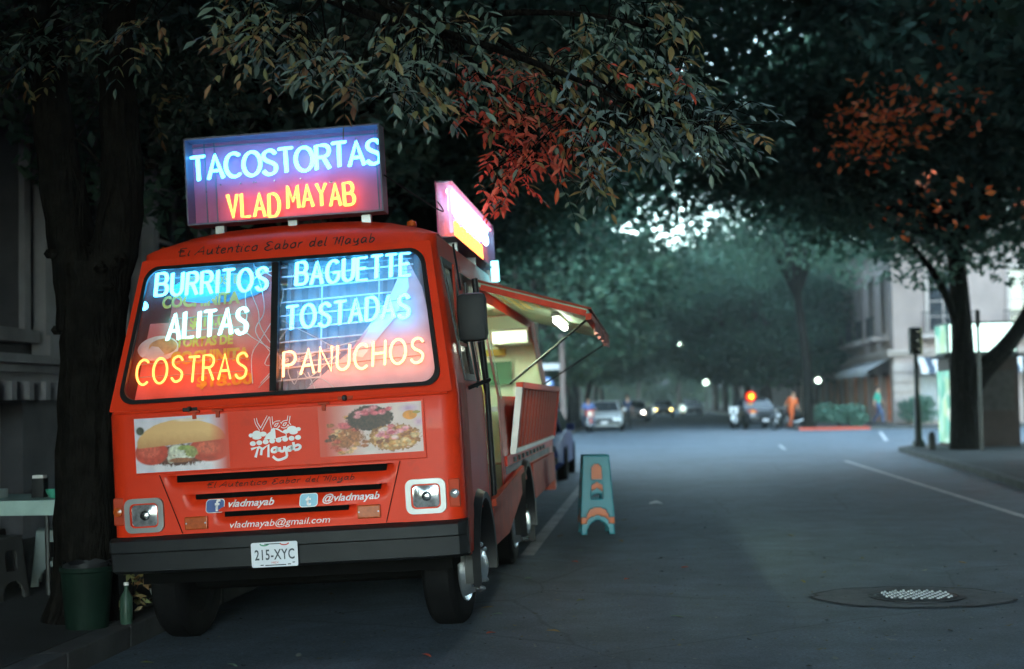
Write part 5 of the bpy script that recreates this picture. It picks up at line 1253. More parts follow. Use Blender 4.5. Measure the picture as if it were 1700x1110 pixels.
# ------------------------------------------------------------------ people
skin_m = mat('skin', (.38, .20, .13), .55, var=.08); hair_m = mat('hair_dark', (.012, .010, .009), .6)
def cloth_m(n, c): return mat(n, c, .85, var=.15, vscale=20)
def person(label, loc, rz, pose, shirt, trousers, hair=hair_m, group=None, lean=0):
    root = thing('person', label, 'person', loc, rz, group)
    J = {'pelvis': (0, 0, .95), 'belly': (0, 0, 1.12), 'chest': (0, -.01, 1.33), 'neck': (0, 0, 1.48), 'jaw': (0, -.035, 1.56), 'head': (0, -.02, 1.65), 'nose': (0, -.115, 1.62)}
    for s_, n_ in ((-1, 'l'), (1, 'r')):
        J.update({'sh'+n_: (s_*.18, 0, 1.41), 'el'+n_: (s_*.25, .03, 1.13), 'wr'+n_: (s_*.24, -.07, .89), 'ha'+n_: (s_*.24, -.10, .82), 'hip'+n_: (s_*.09, 0, .90), 'kn'+n_: (s_*.10, -.02, .50), 'an'+n_: (s_*.10, .03, .09), 'toe'+n_: (s_*.11, -.15, .04)})
    if pose == 'walk':
        J.update(knl=(-.09, -.20, .54), anl=(-.09, -.22, .12), toel=(-.1, -.40, .08), knr=(.09, .02, .50), anr=(.09, .26, .15), toer=(.1, .12, .04), ell=(-.25, .12, 1.14), wrl=(-.24, .12, .92), hal=(-.24, .10, .85), elr=(.25, -.06, 1.13), wrr=(.22, -.24, .98), har=(.21, -.29, .93))
    if pose == 'ride':
        dz = -.12
        for k_ in ('pelvis', 'belly', 'chest', 'neck', 'jaw', 'head', 'nose', 'shl', 'shr', 'hipl', 'hipr'): a = J[k_]; J[k_] = (a[0], a[1]+.30-(a[2]-.95)*.22, a[2]+dz)
        for s_, n_ in ((-1, 'l'), (1, 'r')): J.update({'el'+n_: (s_*.32, .0, 1.08), 'wr'+n_: (s_*.34, -.27, 1.03), 'ha'+n_: (s_*.34, -.34, 1.02), 'kn'+n_: (s_*.24, -.12, .66), 'an'+n_: (s_*.24, .12, .26), 'toe'+n_: (s_*.25, -.06, .20)})
    rad = {'pelvis': (.155, .11), 'belly': (.14, .10), 'chest': (.17, .11), 'neck': (.055, .055), 'jaw': (.062, .068), 'head': (.078, .095), 'nose': (.012, .012), 'sh': (.062, .062), 'el': (.042, .042), 'wr': (.029, .029), 'ha': (.035, .022), 'hip': (.095, .095), 'kn': (.062, .062), 'an': (.042, .042), 'toe': (.042, .03)}
    ids = {'neck': 0, 'jaw': 0, 'head': 0, 'nose': 0, 'wr': 0, 'ha': 0, 'sh': 1, 'el': 1, 'chest': 1, 'belly': 1, 'pelvis': 2, 'hip': 2, 'kn': 2, 'an': 2, 'toe': 3}
    base = lambda k_: k_ if k_ in rad else k_[:-1]
    keys = list(J); ix = {k_: i for i, k_ in enumerate(keys)}
    E_ = [('pelvis', 'belly'), ('belly', 'chest'), ('chest', 'neck'), ('neck', 'jaw'), ('jaw', 'head'), ('head', 'nose')]
    for n_ in 'lr': E_ += [('chest', 'sh'+n_), ('sh'+n_, 'el'+n_), ('el'+n_, 'wr'+n_), ('wr'+n_, 'ha'+n_), ('pelvis', 'hip'+n_), ('hip'+n_, 'kn'+n_), ('kn'+n_, 'an'+n_), ('an'+n_, 'toe'+n_)]
    me = bpy.data.meshes.new('body'); me.from_pydata([J[k_] for k_ in keys], [(ix[a], ix[b]) for a, b in E_], [])
    o = bpy.data.objects.new('body', me); COL.objects.link(o)
    o.modifiers.new('skin', 'SKIN')
    for i, k_ in enumerate(keys): me.skin_vertices[0].data[i].radius = rad[base(k_)]; me.skin_vertices[0].data[i].use_root = (k_ == 'pelvis')
    sb = o.modifiers.new('sub', 'SUBSURF'); sb.levels = sb.render_levels = 2
    dg = bpy.context.evaluated_depsgraph_get(); m2 = bpy.data.meshes.new_from_object(o.evaluated_get(dg)); bpy.data.objects.remove(o)
    for m_ in (skin_m, shirt, trousers, cloth_m('dark_shoe', (.03, .028, .03))): m2.materials.append(m_)
    seg = [(Vector(J[a]), Vector(J[b]), ids[base(b)] if base(b) not in ('sh', 'hip', 'wr') else {'sh': 1, 'hip': 2, 'wr': 0}[base(b)]) for a, b in E_]
    for p in m2.polygons:
        c = p.center; best = (9, 0)
        for a, b, m_ in seg:
            d = b-a; t = max(0, min(1, (c-a).dot(d)/d.length_squared)); dd = (c-a-d*t).length
            if dd < best[0]: best = (dd, m_)
        p.material_index = best[1]; p.use_smooth = True
    m2.name = 'body'; link('body', m2, root)
    h = Vector(J['head']); hm = MB(); P_ = []
    for i in range(8):
        ph = R(-15+105*i/7) ; P_.append([(h.x+.094*math.cos(ph)*math.cos(th), h.y+.018+.108*math.cos(ph)*math.sin(th), h.z+.015+.10*math.sin(ph)) for th in [R(-30+240*j/15) for j in range(16)]])
    hm.grid(P_); hm.build('hair', hair, root, 60)
    for n_, s_ in (('l', -1), ('r', 1)):
        w_ = Vector(J['wr'+n_]); a = Vector(J['ha'+n_]); d = (a-w_).normalized(); u = d.cross(Vector((0, 1, 0))); u = u.normalized() if u.length > .1 else Vector((1, 0, 0))
        fm = MB()
        for k_ in range(4): b_ = a+u*(k_-1.5)*.018; L_ = (.06, .075, .07, .055)[k_]; fm.tube([b_, b_+d*L_*.55+Vector((0, -.004, -.004)), b_+d*L_+Vector((0, .012, -.018))], [.009, .008, .006], 6)
        b_ = w_.lerp(a, .6)-u*s_*.03; fm.tube([b_, b_+d*.03-u*s_*.02, b_+d*.06-u*s_*.018], [.011, .009, .007], 6)
        fm.build('fingers', skin_m, root, 60)
    if lean: root.rotation_euler.y = lean
    return root

# ------------------------------------------------------------------ vehicles
def car(label, loc, rz, paint, lights=None, group=None, name='parked_car', cat='car', est=False, beacon=False, low=False):
    root = thing(name, label, cat, loc, rz, group)
    hs_ = .94 if low else 1
    S_ = [(-2.08, .60, .34, .60), (-2.0, .76, .24, .70), (-1.6, .84, .2, .80), (-1.0, .86, .2, .90), (-.3, .87, .2, .95), (.8, .87, .2, .97), (1.6, .85, .2, .97), (1.98, .78, .26, .93), (2.08, .66, .34, .84)]
    rows = []
    for y, w, zl, zt in S_:
        rows.append([(-w*.8, y, zl), (-w, y, zl+.14), (-w*.995, y, (zl+zt)/2+.06), (-w*.93, y, zt-.03), (-w*.84, y, zt), (0, y, zt+.03), (w*.84, y, zt), (w*.93, y, zt-.03), (w*.995, y, (zl+zt)/2+.06), (w, y, zl+.14), (w*.8, y, zl), (-w*.8, y, zl)])
    mb = MB().grid(rows)
    mb.add(rows[0][:11], [tuple(range(11))]); mb.add(rows[-1][:11], [tuple(range(11))[::-1]])
    y0, y1, yr0, yr1 = -.95, 1.95 if est else 1.65, -.2, 1.6 if est else 1.05
    zt = 1.44*hs_
    b_ = [(-.76, y0, .92), (.76, y0, .92), (.76, y1, .94), (-.76, y1, .94)]; t_ = [(-.58, yr0, zt-.03), (.58, yr0, zt-.03), (.58, yr1, zt-.03), (-.58, yr1, zt-.03)]; tt = [(-.50, yr0+.12, zt), (.50, yr0+.12, zt), (.50, yr1-.1, zt), (-.50, yr1-.1, zt)]
    mb.add(b_+t_+tt, [(0, 1, 5, 4), (1, 2, 6, 5), (2, 3, 7, 6), (3, 0, 4, 7), (4, 5, 9, 8), (5, 6, 10, 9), (6, 7, 11, 10), (7, 4, 8, 11), (8, 9, 10, 11)])
    body_ = mb.build('body', paint, root, 35)
    cg = mat('car_glass', (.03, .035, .045), .06, var=.1, spec=.9)
    def quad_in(a, b, c, d, m=.07):
        P_ = [Vector(q) for q in (a, b, c, d)]; cen = sum(P_, Vector())/4; nrm = (P_[1]-P_[0]).cross(P_[3]-P_[0]).normalized()
        if nrm.dot(cen-Vector((0, .4, .9))) < 0: nrm = -nrm
        return [p.lerp(cen, m)+nrm*.006 for p in P_]
    for nm, q in (('windscreen', (b_[0], b_[1], t_[1], t_[0])), ('rear_window', (b_[2], b_[3], t_[3], t_[2])), ('side_window', (b_[1], b_[2], t_[2], t_[1])), ('side_window', (b_[3], b_[0], t_[0], t_[3]))):
        MB().add(quad_in(*q), [(0, 1, 2, 3)]).build(nm, cg, root)
    ty = MB().lathe([(.19, -.09), (.29, -.1), (.315, -.07), (.315, .07), (.29, .1), (.19, .09)], 24, (0, 0, 0), 'x').mesh('tyre', tyre_m, 40)
    rm = MB().lathe([(.19, .095), (.17, .09), (.12, .06), (.05, .09), (.001, .095)], 18, (0, 0, 0), 'x').mesh('rim', steel, 40)
    for sx in (-1, 1):
        for y in (-1.28, 1.28):
            w = link('wheel', ty, root, (sx*.78, y, .315)); r_ = link('rim', rm, w)
            if sx < 0: r_.rotation_euler = (0, 0, math.pi)
            MB().lathe([(.36, 0), (.36, .004)], 24, (sx*.872 if sx > 0 else -.876, y, .33), 'x').build('wheel_well', dark, root)
    for sx in (-1, 1):
        m_ = lights or lens
        MB().lathe([(.10, .02), (.10, -.05), (.06, -.075)], 14, (sx*.60, -1.98, .62), 'y').build('headlight', m_, root, 40)
        MB().box((sx*.66-.1, 2.03, .66), (sx*.66+.1, 2.07, .80)).build('tail_light', mat('tail_lens', (.35, .02, .02), .2), root)
        MB().box((sx*.92-.08, -.80, .95), (sx*.92+.08, -.66, 1.08)).build('wing_mirror', paint, root, bevel=.03)
    MB().box((-.74, -2.13, .34), (.74, -2.0, .48)).build('bumper', blackpl, root, bevel=.03)
    MB().box((-.4, -2.105, .52), (.4, -2.03, .64)).build('grille', blackpl, root)
    MB().box((-.17, -2.15, .36), (.17, -2.135, .47)).build('license_plate', white_ink, root)
    if beacon:
        b2 = MB().lathe([(.04, -.02), (.24, 0), (.22, -.05), (.1, -.10)], 20, (-.25, -.3, 1.52), 'y').build('beacon', emat('beacon_glow', (1, .045, .004), 2.2), root, 60)  # wide red disc stands in for the glow round the core
        MB().lathe([(.10, -.105), (.09, -.13), (.04, -.15)], 16, (-.25, -.3, 1.52), 'y').build('bulb', emat('beacon_core', (1, .55, .03), 9), b2, 60)
        MB().box((-.55, -.3, 1.435), (.5, -.05, 1.48)).build('beacon_bar', blackpl, root)
    return root
def cp_(n, c, r=.3): return mat(n, c, r, var=.04, coat=.5)
GP = 'cars on the far street'
car('dark blue car parked at the kerb behind the food truck', (-2.45, 28.2, -.05), 0, mat('navy_paint', (.010, .03, .15), .45, spec=.2), low=True, est=True)
car('white car parked at the left kerb beyond the junction behind the motorcyclist', (-2.15, 69.5, 0), 0, cp_('white_paint', (.60, .62, .64)), group=GP)
car('silver car on the left of the far street with dazzling white headlights', (-.9, 96, 0), R(-4), cp_('silver_paint', (.45, .45, .47)), emat('white_headlight', (1, .93, .8), 40), GP, 'moving_car')
car('grey car in mid street with two yellow headlights', (1.1, 118, 0), 0, cp_('grey_paint', (.35, .36, .4)), emat('yellow_headlight', (1, .75, .25), 14), GP, 'moving_car')
car('pale car parked furthest away on the right of the far street', (3.6, 126, 0), R(6), cp_('pale_paint', (.55, .56, .6)), None, GP)
car('dark car with a red glowing roof beacon at the right mouth of the far street', (5.0, 69, 0), R(10), cp_('black_paint', (.015, .016, .02)), None, GP, beacon=True)
car('red saloon parked beyond the white car on the left', (-2.3, 77, 0), 0, cp_('wine_paint', (.25, .03, .03)), None, GP)
car('white saloon parked beyond the red one on the left', (-2.3, 84, 0), 0, cp_('white_paint', (.6, .6, .6)), None, GP)

def motorcycle(label, loc, rz, paint, lit=None, group=None, lean=0):
    root = thing('motorcycle', label, 'motorcycle', loc, rz, group); root.rotation_euler = (0, lean, rz)
    for y in (-.66, .62):
        w = MB().tube([(0, y+.27*math.cos(a), .31+.27*math.sin(a)) for a in [2*math.pi*k/28 for k in range(28)]], .045, 8, closed=True).build('wheel', tyre_m, root, 60)
        mb = MB()
        for k in range(10): a = 2*math.pi*k/10; mb.tube([(0, y, .31), (0, y+.24*math.cos(a), .31+.24*math.sin(a))], .006, 4)
        mb.lathe([(.06, -.05), (.06, .05)], 12, (0, y, .31), 'x'); mb.build('spokes', steel, w)
    mb = MB(); mb.tube([(0, -.45, .85), (0, -.1, .45), (0, .25, .4), (0, .3, .75), (0, -.4, .80)], .03, 8); mb.tube([(-.05, .3, .42), (-.05, .62, .31)], .025, 6); mb.tube([(.05, .3, .42), (.05, .62, .31)], .025, 6); mb.build('frame', blackpl, root, 60)
    mb = MB(); mb.tube([(-.08, -.66, .31), (-.08, -.45, .95)], .025, 8).tube([(.08, -.66, .31), (.08, -.45, .95)], .025, 8); mb.build('fork', chrome, root, 60)
    MB().tube([(-.36, -.30, 1.02), (-.18, -.42, 1.0), (.18, -.42, 1.0), (.36, -.30, 1.02)], .016, 8).build('handlebar', blackpl, root, 60)
    MB().tube(smooth_path([(0, -.42, .86), (0, -.25, .90), (0, -.02, .86), (0, .1, .78)], 4), [.05, .08, .11, .13, .14, .14, .14, .13, .12, .11, .09, .07, .05], 12).build('tank', paint, root, 60)
    MB().box((-.12, .05, .76), (.12, .78, .85)).build('seat', blackpl, root, bevel=.035)
    MB().box((-.13, -.1, .3), (.13, .25, .58)).build('engine', steel, root, bevel=.04)
    MB().grid([[(x, -.66+.36*math.cos(R(a)), .31+.36*math.sin(R(a))) for x in (-.07, 0, .07)] for a in range(20, 161, 14)]).build('mudguard', paint, root, 60)
    MB().grid([[(x, -.50-.05*math.cos(x*6), z) for x in (-.2, -.1, 0, .1, .2)] for z in (.72, .85, 1.05)]).build('fairing', paint, root, 60)
    MB().lathe([(.03, .06), (.10, 0), (.095, -.03), (.05, -.045)], 16, (0, -.60, .86), 'y').build('headlight', lit or lens, root, 60)
    MB().tube([(.12, .1, .33), (.13, .5, .33), (.13, .85, .42)], [.03, .045, .05], 8).build('exhaust', chrome, root, 60)
    return root
motorcycle('red and white motorcycle ridden by the person in the blue shirt', (-2.85, 66.6, 0), R(8), cp_('scarlet_paint', (.40, .05, .04)), emat('dim_headlight', (.8, 1, .95), 1.4))
person('person in a blue shirt and jeans riding the motorcycle beyond the junction', (-2.85, 66.6, 0), R(8), 'ride', cloth_m('blue_shirt', (.10, .17, .42)), cloth_m('jeans', (.05, .08, .16)))
person('person in dark clothes standing in the road beside the white car', (-1.12, 71.5, 0), R(20), 'stand', cloth_m('navy_jacket', (.03, .04, .09)), cloth_m('black_trousers', (.015, .015, .02)))
motorcycle('pale police style motorcycle with white fairing left of the dark car', (4.0, 67.6, 0), R(-12), cp_('white_paint', (.6, .62, .64)))
motorcycle('black motorcycle under the person in orange overalls', (6.15, 65.4, 0), R(-55), cp_('black_paint', (.015, .016, .02)))
person('person in orange overalls leaning on the motorcycle at the right kerb', (6.25, 65.2, 0), R(30), 'walk', cloth_m('orange_overalls', (.55, .10, .02)), cloth_m('orange_trousers', (.52, .09, .02)), lean=R(9))
person('person in a teal shirt and jeans walking past the corner house', (10.1, 64.6, .12), R(70), 'walk', cloth_m('teal_shirt', (.03, .28, .20)), cloth_m('jeans', (.05, .08, .16)))

# ------------------------------------------------------------------ street furniture
pole_m = mat('pole_dark', (.03, .032, .032), .5, .3); pole_lt = mat('pole_grey', (.30, .27, .27), .6, var=.3)
tl = thing('traffic_light', 'black traffic light on a thin pole at the right corner of the junction', 'traffic light', (6.82, 37.3, .12))
MB().lathe([(.16, 0), (.16, .12), (.10, .2), (.09, 1.2), (.06, 1.25), (.055, 2.4)], 14).build('pole', pole_m, tl, 40)
hd = MB().box((-.15, -.10, 2.36), (.13, .14, 3.06)).build('signal_head', pole_m, tl, bevel=.03)
for k in range(3): MB().lathe([(.09, -.10), (.09, -.18), (.085, -.12), (.001, -.11)], 14, (-.01, 0, 2.5+.22*k), 'y').build('signal_lens', pane_m, hd, 40)
MB().box((.131, -.06, 2.36), (.16, .10, 3.05)).build('signal_edge', mat('signal_yellow', (.30, .33, .06), .5), hd)
kb = thing('kiosk', 'newspaper kiosk with a glowing white sign box and lit side panel', 'kiosk', (7.5, 36.7, .12))
ad = emat('lit_white_panel', (.62, .95, .86), 3.4)
def ad_mat(name, cols, s, sc):
    m = bpy.data.materials.new(name); m.use_nodes = True; n = m.node_tree.nodes; n.clear(); l = m.node_tree.links
    tc = n.new('ShaderNodeTexCoord'); v = n.new('ShaderNodeTexVoronoi'); v.inputs['Scale'].default_value = sc; l.new(tc.outputs['Object'], v.inputs['Vector'])
    sp = n.new('ShaderNodeSeparateColor'); l.new(v.outputs['Color'], sp.inputs[0]); cr = n.new('ShaderNodeValToRGB'); e = cr.color_ramp.elements
    while len(e) < len(cols): e.new(.5)
    for i, c in enumerate(cols): e[i].position = i/(len(cols)-1); e[i].color = (*c, 1)
    l.new(sp.outputs[0], cr.inputs[0]); em_ = n.new('ShaderNodeEmission'); em_.inputs[1].default_value = s*LAMP; l.new(cr.outputs[0], em_.inputs[0])
    o = n.new('ShaderNodeOutputMaterial'); l.new(em_.outputs[0], o.inputs[0]); MATS[name] = m; return m
adp = ad_mat('lit_advert', [(.10, .42, .36), (.30, .8, .66), (.75, 1, .9), (.12, .50, .45), (.6, .9, .6)], 1.3, 2.6)
MB().box((.03, .03, 0), (1.72, 1.5, 2.24)).build('body', mat('kiosk_body', (.05, .03, .028), .5), kb, bevel=.02)
MB().box((-.12, -.15, 2.25), (1.85, 1.62, 2.33)).build('roof', pole_m, kb, bevel=.02)
lb = MB().box((0, .0, 2.34), (1.72, 1.5, 3.14)).build('sign_box', mat('sign_box_frame', (.1, .12, .12), .5), kb)
MB().box((.05, -.012, 2.39), (1.67, -.002, 3.09)).build('lit_panel', ad, lb); MB().box((-.012, .05, 2.39), (-.002, 1.45, 3.09)).build('lit_panel', adp, lb)
MB().box((.005, .08, .1), (.028, 1.45, 1.92)).build('lit_panel', adp, kb)
MB().box((.1, .0, .9), (1.6, .028, 1.9)).build('shutter', mat('kiosk_shutter', (.05, .045, .045), .5, var=.4), kb)
sb_ = thing('stall', 'grey shuttered stall at the right edge beyond the kiosk', 'stall', (10.0, 38.2, .12))
MB().box((0, 0, 0), (2.4, 1.2, 2.3)).build('body', pole_m, sb_, bevel=.02); MB().box((.1, -.02, .75), (2.3, -.003, 1.75)).build('shutter', mat('pale_shutter', (.35, .40, .42), .5), sb_)
MB().box((-.1, -.5, 2.0), (2.5, .0, 2.06)).build('canopy', strA, sb_)
mp = thing('meter_post', 'thin grey metal post standing in front of the right hand tree', 'post', (7.72, 34.3, .12))
MB().lathe([(.035, 0), (.035, 3.1)], 10).build('pole', mat('post_grey', (.09, .09, .09), .5, .3), mp, 40); MB().box((-.05, -.04, 2.9), (.05, .04, 3.3)).build('cap_box', pole_m, mp, bevel=.01)
mb = MB(); so = thing('bollard', 'short dark bollard at the kerb between traffic light and tree', 'bollard', (6.75, 35.2, .12)); MB().lathe([(.10, 0), (.09, .35), (.06, .42), (.001, .45)], 12).build('post', pole_m, so, 40)
sg = thing('street_sign', 'street sign post with pale name plate and round blue sign, far left corner', 'street sign', (-3.82, 62.95, .12))
MB().lathe([(.13, 0), (.12, 4.3)], 12).build('pole', mat('reddish_pole', (.16, .11, .10), .7), sg, 40)
MB().box((-.98, -.03, 2.75), (-.1, .0, 3.03)).build('name_plate', mat('plate_pale', (.55, .53, .55), .5), sg)
o = MB().lathe([(.27, -.02), (.27, .0)], 24, (-.68, -.03, 2.15), 'y').build('round_sign', mat('sign_blue', (.08, .20, .50), .4), sg); MB().lathe([(.13, -.028), (.13, -.021)], 16, (-.64, -.03, 2.18), 'y').build('sign_mark', white_ink, o)
MB().bar((-.9, 0, 2.15), (-.1, 0, 2.15), .04).build('arm', pole_m, sg)
wp = thing('white_post', 'white painted post in front of the street sign', 'post', (-4.2, 62.85, .12)); MB().lathe([(.13, 0), (.12, 1.6), (.05, 1.7)], 12).build('post', mat('post_white', (.5, .46, .46), .6), wp, 40)
cb_ = thing('control_box', 'green utility cabinet beside the white post', 'cabinet', (-5.2, 63.2, .12)); MB().box((-.45, -.2, 0), (.45, .2, 1.5)).build('body', mat('cabinet_green', (.15, .22, .16), .6), cb_, bevel=.03); MB().box((-.40, -.215, .1), (.40, -.203, 1.4)).build('door', mat('cabinet_door', (.17, .25, .18), .6), cb_)
def lamp(label, x, y, h, r, s, arm=0):
    t = thing('street_lamp', label, 'street lamp', (x, y, .0), 0, 'street lamps glowing in the far street')
    MB().lathe([(.12, 0), (.09, .5), (.05, h-.2)], 10, (arm, 0, 0)).build('pole', pole_m, t, 40)
    if arm: MB().tube([(arm, 0, h-.3), (arm*.5, 0, h+.25), (0, 0, h+.15)], .04, 8).build('arm', pole_m, t, 50)
    MB().lathe([(.001, -r), (r*.7, -r*.7), (r, 0), (r*.7, r*.7), (.001, r)], 16, (0, 0, h)).build('globe', emat('lamp_glow', (.72, 1, .82), s), t, 60)
lamp('highest street lamp, glowing yellowish white against the far crowns', 2.03, 90, 4.96, .17, 18, 4.6)
lamp('low street lamp glowing on the right of the far street by the tree trunks', 5.9, 150, 3.2, .3, 16)
lamp('small street lamp glowing left of the corner house', 9.3, 80, 2.35, .14, 16)
hg = thing('shrub', 'low dark green shrub on the red kerbed corner', 'shrub', (8.3, 64.0, .12))
cs = [(g.uniform(-.9, .9), g.uniform(-.4, .4), g.uniform(.25, .85)) for _ in range(16)]
link('foliage', quad_mesh('foliage', leaf_cloud(cs, .28, 160, .16, .08, 5), leafA), hg); MB().tube([(0, 0, -.02), (.1, 0, .6)], [.05, .02], 6).tube([(0, 0, 0), (-.4, .1, .7)], [.04, .015], 6).build('stem', bark, hg)
hg = thing('shrub', 'dark shrub in front of the corner house doors', 'shrub', (12.0, 65.0, .12))
link('foliage', quad_mesh('foliage', leaf_cloud([(g.uniform(-.5, .5), g.uniform(-.3, .3), g.uniform(.3, 1.1)) for _ in range(12)], .28, 160, .16, .08, 6), leafA), hg); MB().tube([(0, 0, -.02), (.1, 0, .8)], [.05, .02], 6).build('stem', bark, hg)

# plastic stools stacked on the parking line
teal = mat('teal_plastic', (.02, .23, .30), .42, var=.08); orng = mat('orange_plastic', (.62, .13, .025), .42, var=.08)
def plastic_stool(label, loc, rz, h, w0, w1, holes, arch, m, group=None):
    root = thing('plastic_stool', label, 'stool', loc, rz, group)
    NU, NZ = 22, 44
    for k in range(4):
        def pos(u, t): w = w1+(w0-w1)*t; return (u*w/2, -w/2, t*h)
        P_ = [[pos(-1+2*i/NU, j/NZ) for i in range(NU+1)] for j in range(NZ+1)]
        def skip(j, i):
            u = abs(-1+2*(i+.5)/NU); t = (j+.5)/NZ
            for ta, tb, uw in holes:
                if ta < t < tb and u < uw*math.sqrt(max(0, 1-(max(0, (t-(tb-.07))/.07))**2)): return True
            return t < arch and u < .62*math.sqrt(max(0, 1-(t/arch)**3))
        o = MB().grid(P_, 0, skip).build('side', m, root, 40); o.rotation_euler = (0, 0, k*math.pi/2)
        s_ = o.modifiers.new('thickness', 'SOLIDIFY'); s_.thickness = .008
    MB().box((-w0/2+.001, -w0/2+.001, h-.012), (w0/2-.001, w0/2-.001, h+.006)).build('seat', m, root, bevel=.012)
    return root
SX, SY = -.617, 15.75
plastic_stool('teal plastic stool on top of the stack beside the food truck', (SX, SY, .185), R(8), .67, .29, .37, [(.62, .86, .38), (.30, .56, .38)], .16, teal)
plastic_stool('orange plastic stool in the middle of the stack beside the food truck', (SX, SY, .115), R(8), .68, .278, .372, [(.36, .56, .36)], .13, orng)
plastic_stool('teal plastic stool at the bottom of the stack beside the food truck', (SX, SY, .0), R(8), .74, .26, .37, [(.46, .60, .36)], .20, teal)

# table, stools, bin and odds and ends on the dark left pavement
tb = thing('table', 'table under a pale cloth on the pavement at the left edge', 'table', (-5.15, 10.9, .05))
MB().box((-.62, -.4, .69), (.6, .4, .72)).build('table_top', mat('table_white', (.5, .52, .52), .5), tb, bevel=.008)
for x in (-.55, .54):
    for y in (-.33, .33): MB().tube([(x, y, 0), (x*.97, y, .69)], .02, 8).build('leg', pole_m, tb)
cl_ = thing('tablecloth', 'pale plastic cloth hanging over the edge of the pavement table', 'tablecloth', (-5.15, 10.9, .772))
MB().grid([[(x, y, z) for x in (-.66, -.3, 0, .3, .64)] for y, z in ((-.43, -.11), (-.425, -.0), (-.42, .004), (.42, .004), (.43, -.1))]).build('cloth', mat('cloth_aqua', (.30, .42, .39), .6), cl_)
def small(name, label, cat, loc, parts, rz=0):
    t = thing(name, label, cat, loc, rz)
    for nm, mb_, m_, bv in parts: mb_.build(nm, m_, t, 40, bevel=bv)
small('paper_box', 'pale flat box lying on the pavement table at the left edge', 'box', (-5.35, 10.75, .778), [('box', MB().box((-.2, -.12, 0), (.28, .12, .07)), mat('box_pale', (.55, .62, .6), .6), .006)])
small('napkin_holder', 'black napkin holder with white napkins on the pavement table', 'napkin holder', (-4.78, 10.8, .778), [('holder', MB().box((-.05, -.05, 0), (.05, .05, .15)), blackpl, .01), ('napkins', MB().box((-.042, -.045, .151), (.042, .045, .175)), white_ink, .004)])
small('salsa_bowl', 'small green bowl with a spoon on the pavement table', 'bowl', (-4.62, 10.7, .778), [('bowl', MB().lathe([(.03, 0), (.06, .04), (.068, .07), (.062, .07), (.05, .03)], 16), mat('bowl_green', (.05, .28, .20), .4), 0), ('spoon', MB().tube([(0, 0, .03), (.03, .01, .14)], .006, 6), chrome, 0)])
small('salsa_bottle', 'dark sauce bottle beside the bowl on the pavement table', 'bottle', (-4.69, 10.95, .778), [('bottle', MB().lathe([(.03, 0), (.032, .11), (.012, .15), (.012, .18), (.001, .182)], 14), mat('bottle_dark', (.03, .05, .04), .2), 0)])
plastic_stool('pale plastic stool pushed under the right end of the pavement table', (-4.85, 11.25, .05), R(20), .44, .28, .36, [(.45, .8, .4)], .35, mat('pale_stool', (.16, .21, .20), .5))
plastic_stool('dark plastic stool under the left end of the pavement table', (-5.45, 11.2, .05), R(5), .44, .28, .36, [(.45, .8, .4)], .35, mat('dark_stool', (.02, .024, .024), .6))
plastic_stool('low grey stool standing in front of the pavement table', (-4.95, 10.35, .05), R(-12), .46, .30, .38, [(.45, .8, .4)], .3, mat('grey_stool', (.04, .04, .04), .6))
bn = thing('waste_bin', 'dark green waste bin at the foot of the forked tree', 'bin', (-3.66, 8.98, .05))
MB().lathe([(.135, 0), (.165, .36), (.175, .37), (.175, .395), (.16, .395), (.13, .02), (.001, .015)], 24).build('bin', mat('bin_green', (.006, .016, .011), .6, var=.3, spec=.08), bn, 40)
ba = MB().grid([[(.15*math.cos(2*math.pi*i/20)*(1+.08*math.sin(i*2.7+j)), .15*math.sin(2*math.pi*i/20)*(1+.08*math.sin(i*3.1+j)), .36+.03*j+.01*math.sin(i*4)) for i in range(21)] for j in range(3)]); ba.build('bag', blackpl, bn, 60)
small('soda_bottle', 'pale green plastic bottle standing by the waste bin', 'bottle', (-3.45, 9.12, .05), [('bottle', MB().lathe([(.038, 0), (.042, .03), (.042, .17), (.015, .22), (.015, .25), (.001, .252)], 16), mat('bottle_green', (.03, .06, .042), .35, spec=.15), 0), ('cap', MB().lathe([(.017, .25), (.017, .27), (.001, .272)], 12), white_ink, 0)])
wd = thing('weed', 'small weed with a yellow flower behind the waste bin', 'weed', (-3.47, 9.3, .05))
link('foliage', quad_mesh('foliage', leaf_cloud([(0, 0, .12), (.05, 0, .28), (-.03, .02, .36)], .05, 30, .07, .03, 8), lm['o']), wd); MB().tube([(0, 0, -.01), (0, 0, .35)], .005, 5).build('stem', bark, wd)

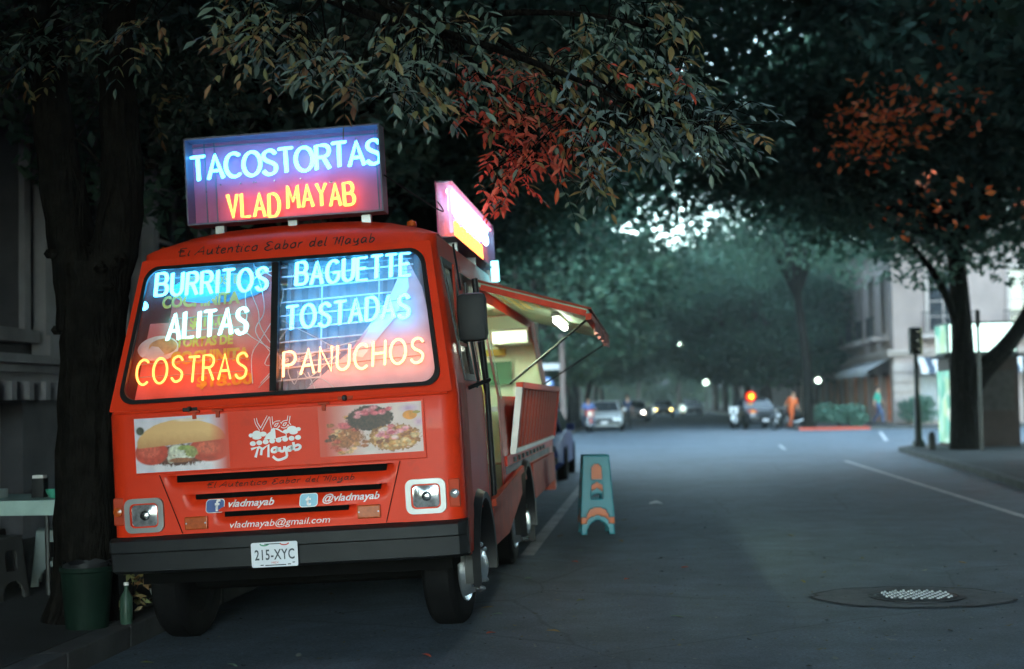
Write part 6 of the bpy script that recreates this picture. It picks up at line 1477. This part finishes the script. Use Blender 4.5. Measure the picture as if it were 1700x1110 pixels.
# fallen leaves and scraps on the asphalt
fl = {k: lme[k] for k in 'orgd'}
spots = [(.59, 16.15), (-1.35, 8.23), (-1.03, 9.72), (-.59, 8.96), (-.98, 11.68), (-.67, 12.82), (-.24, 13.03), (-1.13, 10.06), (1.15, 11.44), (-.9, 9.2), (-.5, 10.4), (-1.05, 8.9), (-.2, 11.6), (.3, 12.4), (-.75, 13.9), (-.35, 14.8), (.1, 9.6), (-.95, 15.4), (-2.9, 7.9), (-2.5, 8.2), (-3.1, 8.4), (-3.25, 8.0), (-2.7, 7.7), (2.6, 12.6), (1.4, 15.2), (.8, 18.5), (-.3, 17.4), (-.8, 19)]
for x, y in spots:
    o = link('fallen_leaf', fl[g.choice('oogr')], None, (x, y, road_z(x, y)+.012), (g.uniform(-.15, .15), g.uniform(-.15, .15), g.uniform(0, 6.28))); o.scale = (1.1,)*3
    tag(o, 'small dry fallen leaf lying on the dark asphalt', 'leaf', 'fallen leaves on the road')
gq = np.random.default_rng(4); n = 5200
gx = gq.uniform(-3.3, 5.2, n); gy_ = 6.8+16*gq.random(n)**1.6; sz = gq.uniform(.003, .011, n)*np.where(gq.random(n) < .05, 2.2, 1); th_ = gq.uniform(0, 6.28, n)
gz = np.array([road_z(a, b) for a, b in zip(gx, gy_)])+.006
V = np.stack([np.stack([gx+sz*np.cos(th_+k*1.5708)*(1.5 if k % 2 else 1), gy_+sz*np.sin(th_+k*1.5708)*(1.5 if k % 2 else 1), gz+(k == 1)*sz*.5], -1) for k in range(4)], 1).reshape(-1, 3)
o = link('road_grit', quad_mesh('road_grit', V, leaf_mat('grit', [(.03, .03, .03), (.16, .17, .16), (.28, .28, .26), (.20, .17, .08), (.06, .06, .06)], .1))); o['kind'] = 'stuff'
small('paper_scrap', 'white paper scrap lying in the road beyond the stools', 'litter', (.06, 20.05, .004), [('paper', MB().grid([[(-.09, -.06, 0), (0, -.07, .02), (.09, -.05, 0)], [(-.1, .06, .01), (0, .05, .035), (.08, .06, .0)]]), white_ink, 0)])

# ------------------------------------------------------------------ evening haze down the street
hz = bpy.data.materials.new('haze'); hz.use_nodes = True; n_ = hz.node_tree.nodes; n_.clear()
pv = n_.new('ShaderNodeVolumePrincipled'); pv.inputs['Density'].default_value = .0007; pv.inputs['Color'].default_value = (.86, .95, .95, 1); pv.inputs['Anisotropy'].default_value = .2
mo = n_.new('ShaderNodeOutputMaterial'); hz.node_tree.links.new(pv.outputs[0], mo.inputs['Volume'])
o = MB().box((-120, -80, -1.3), (120, 450, 45)).build('haze', hz); o['kind'] = 'stuff'
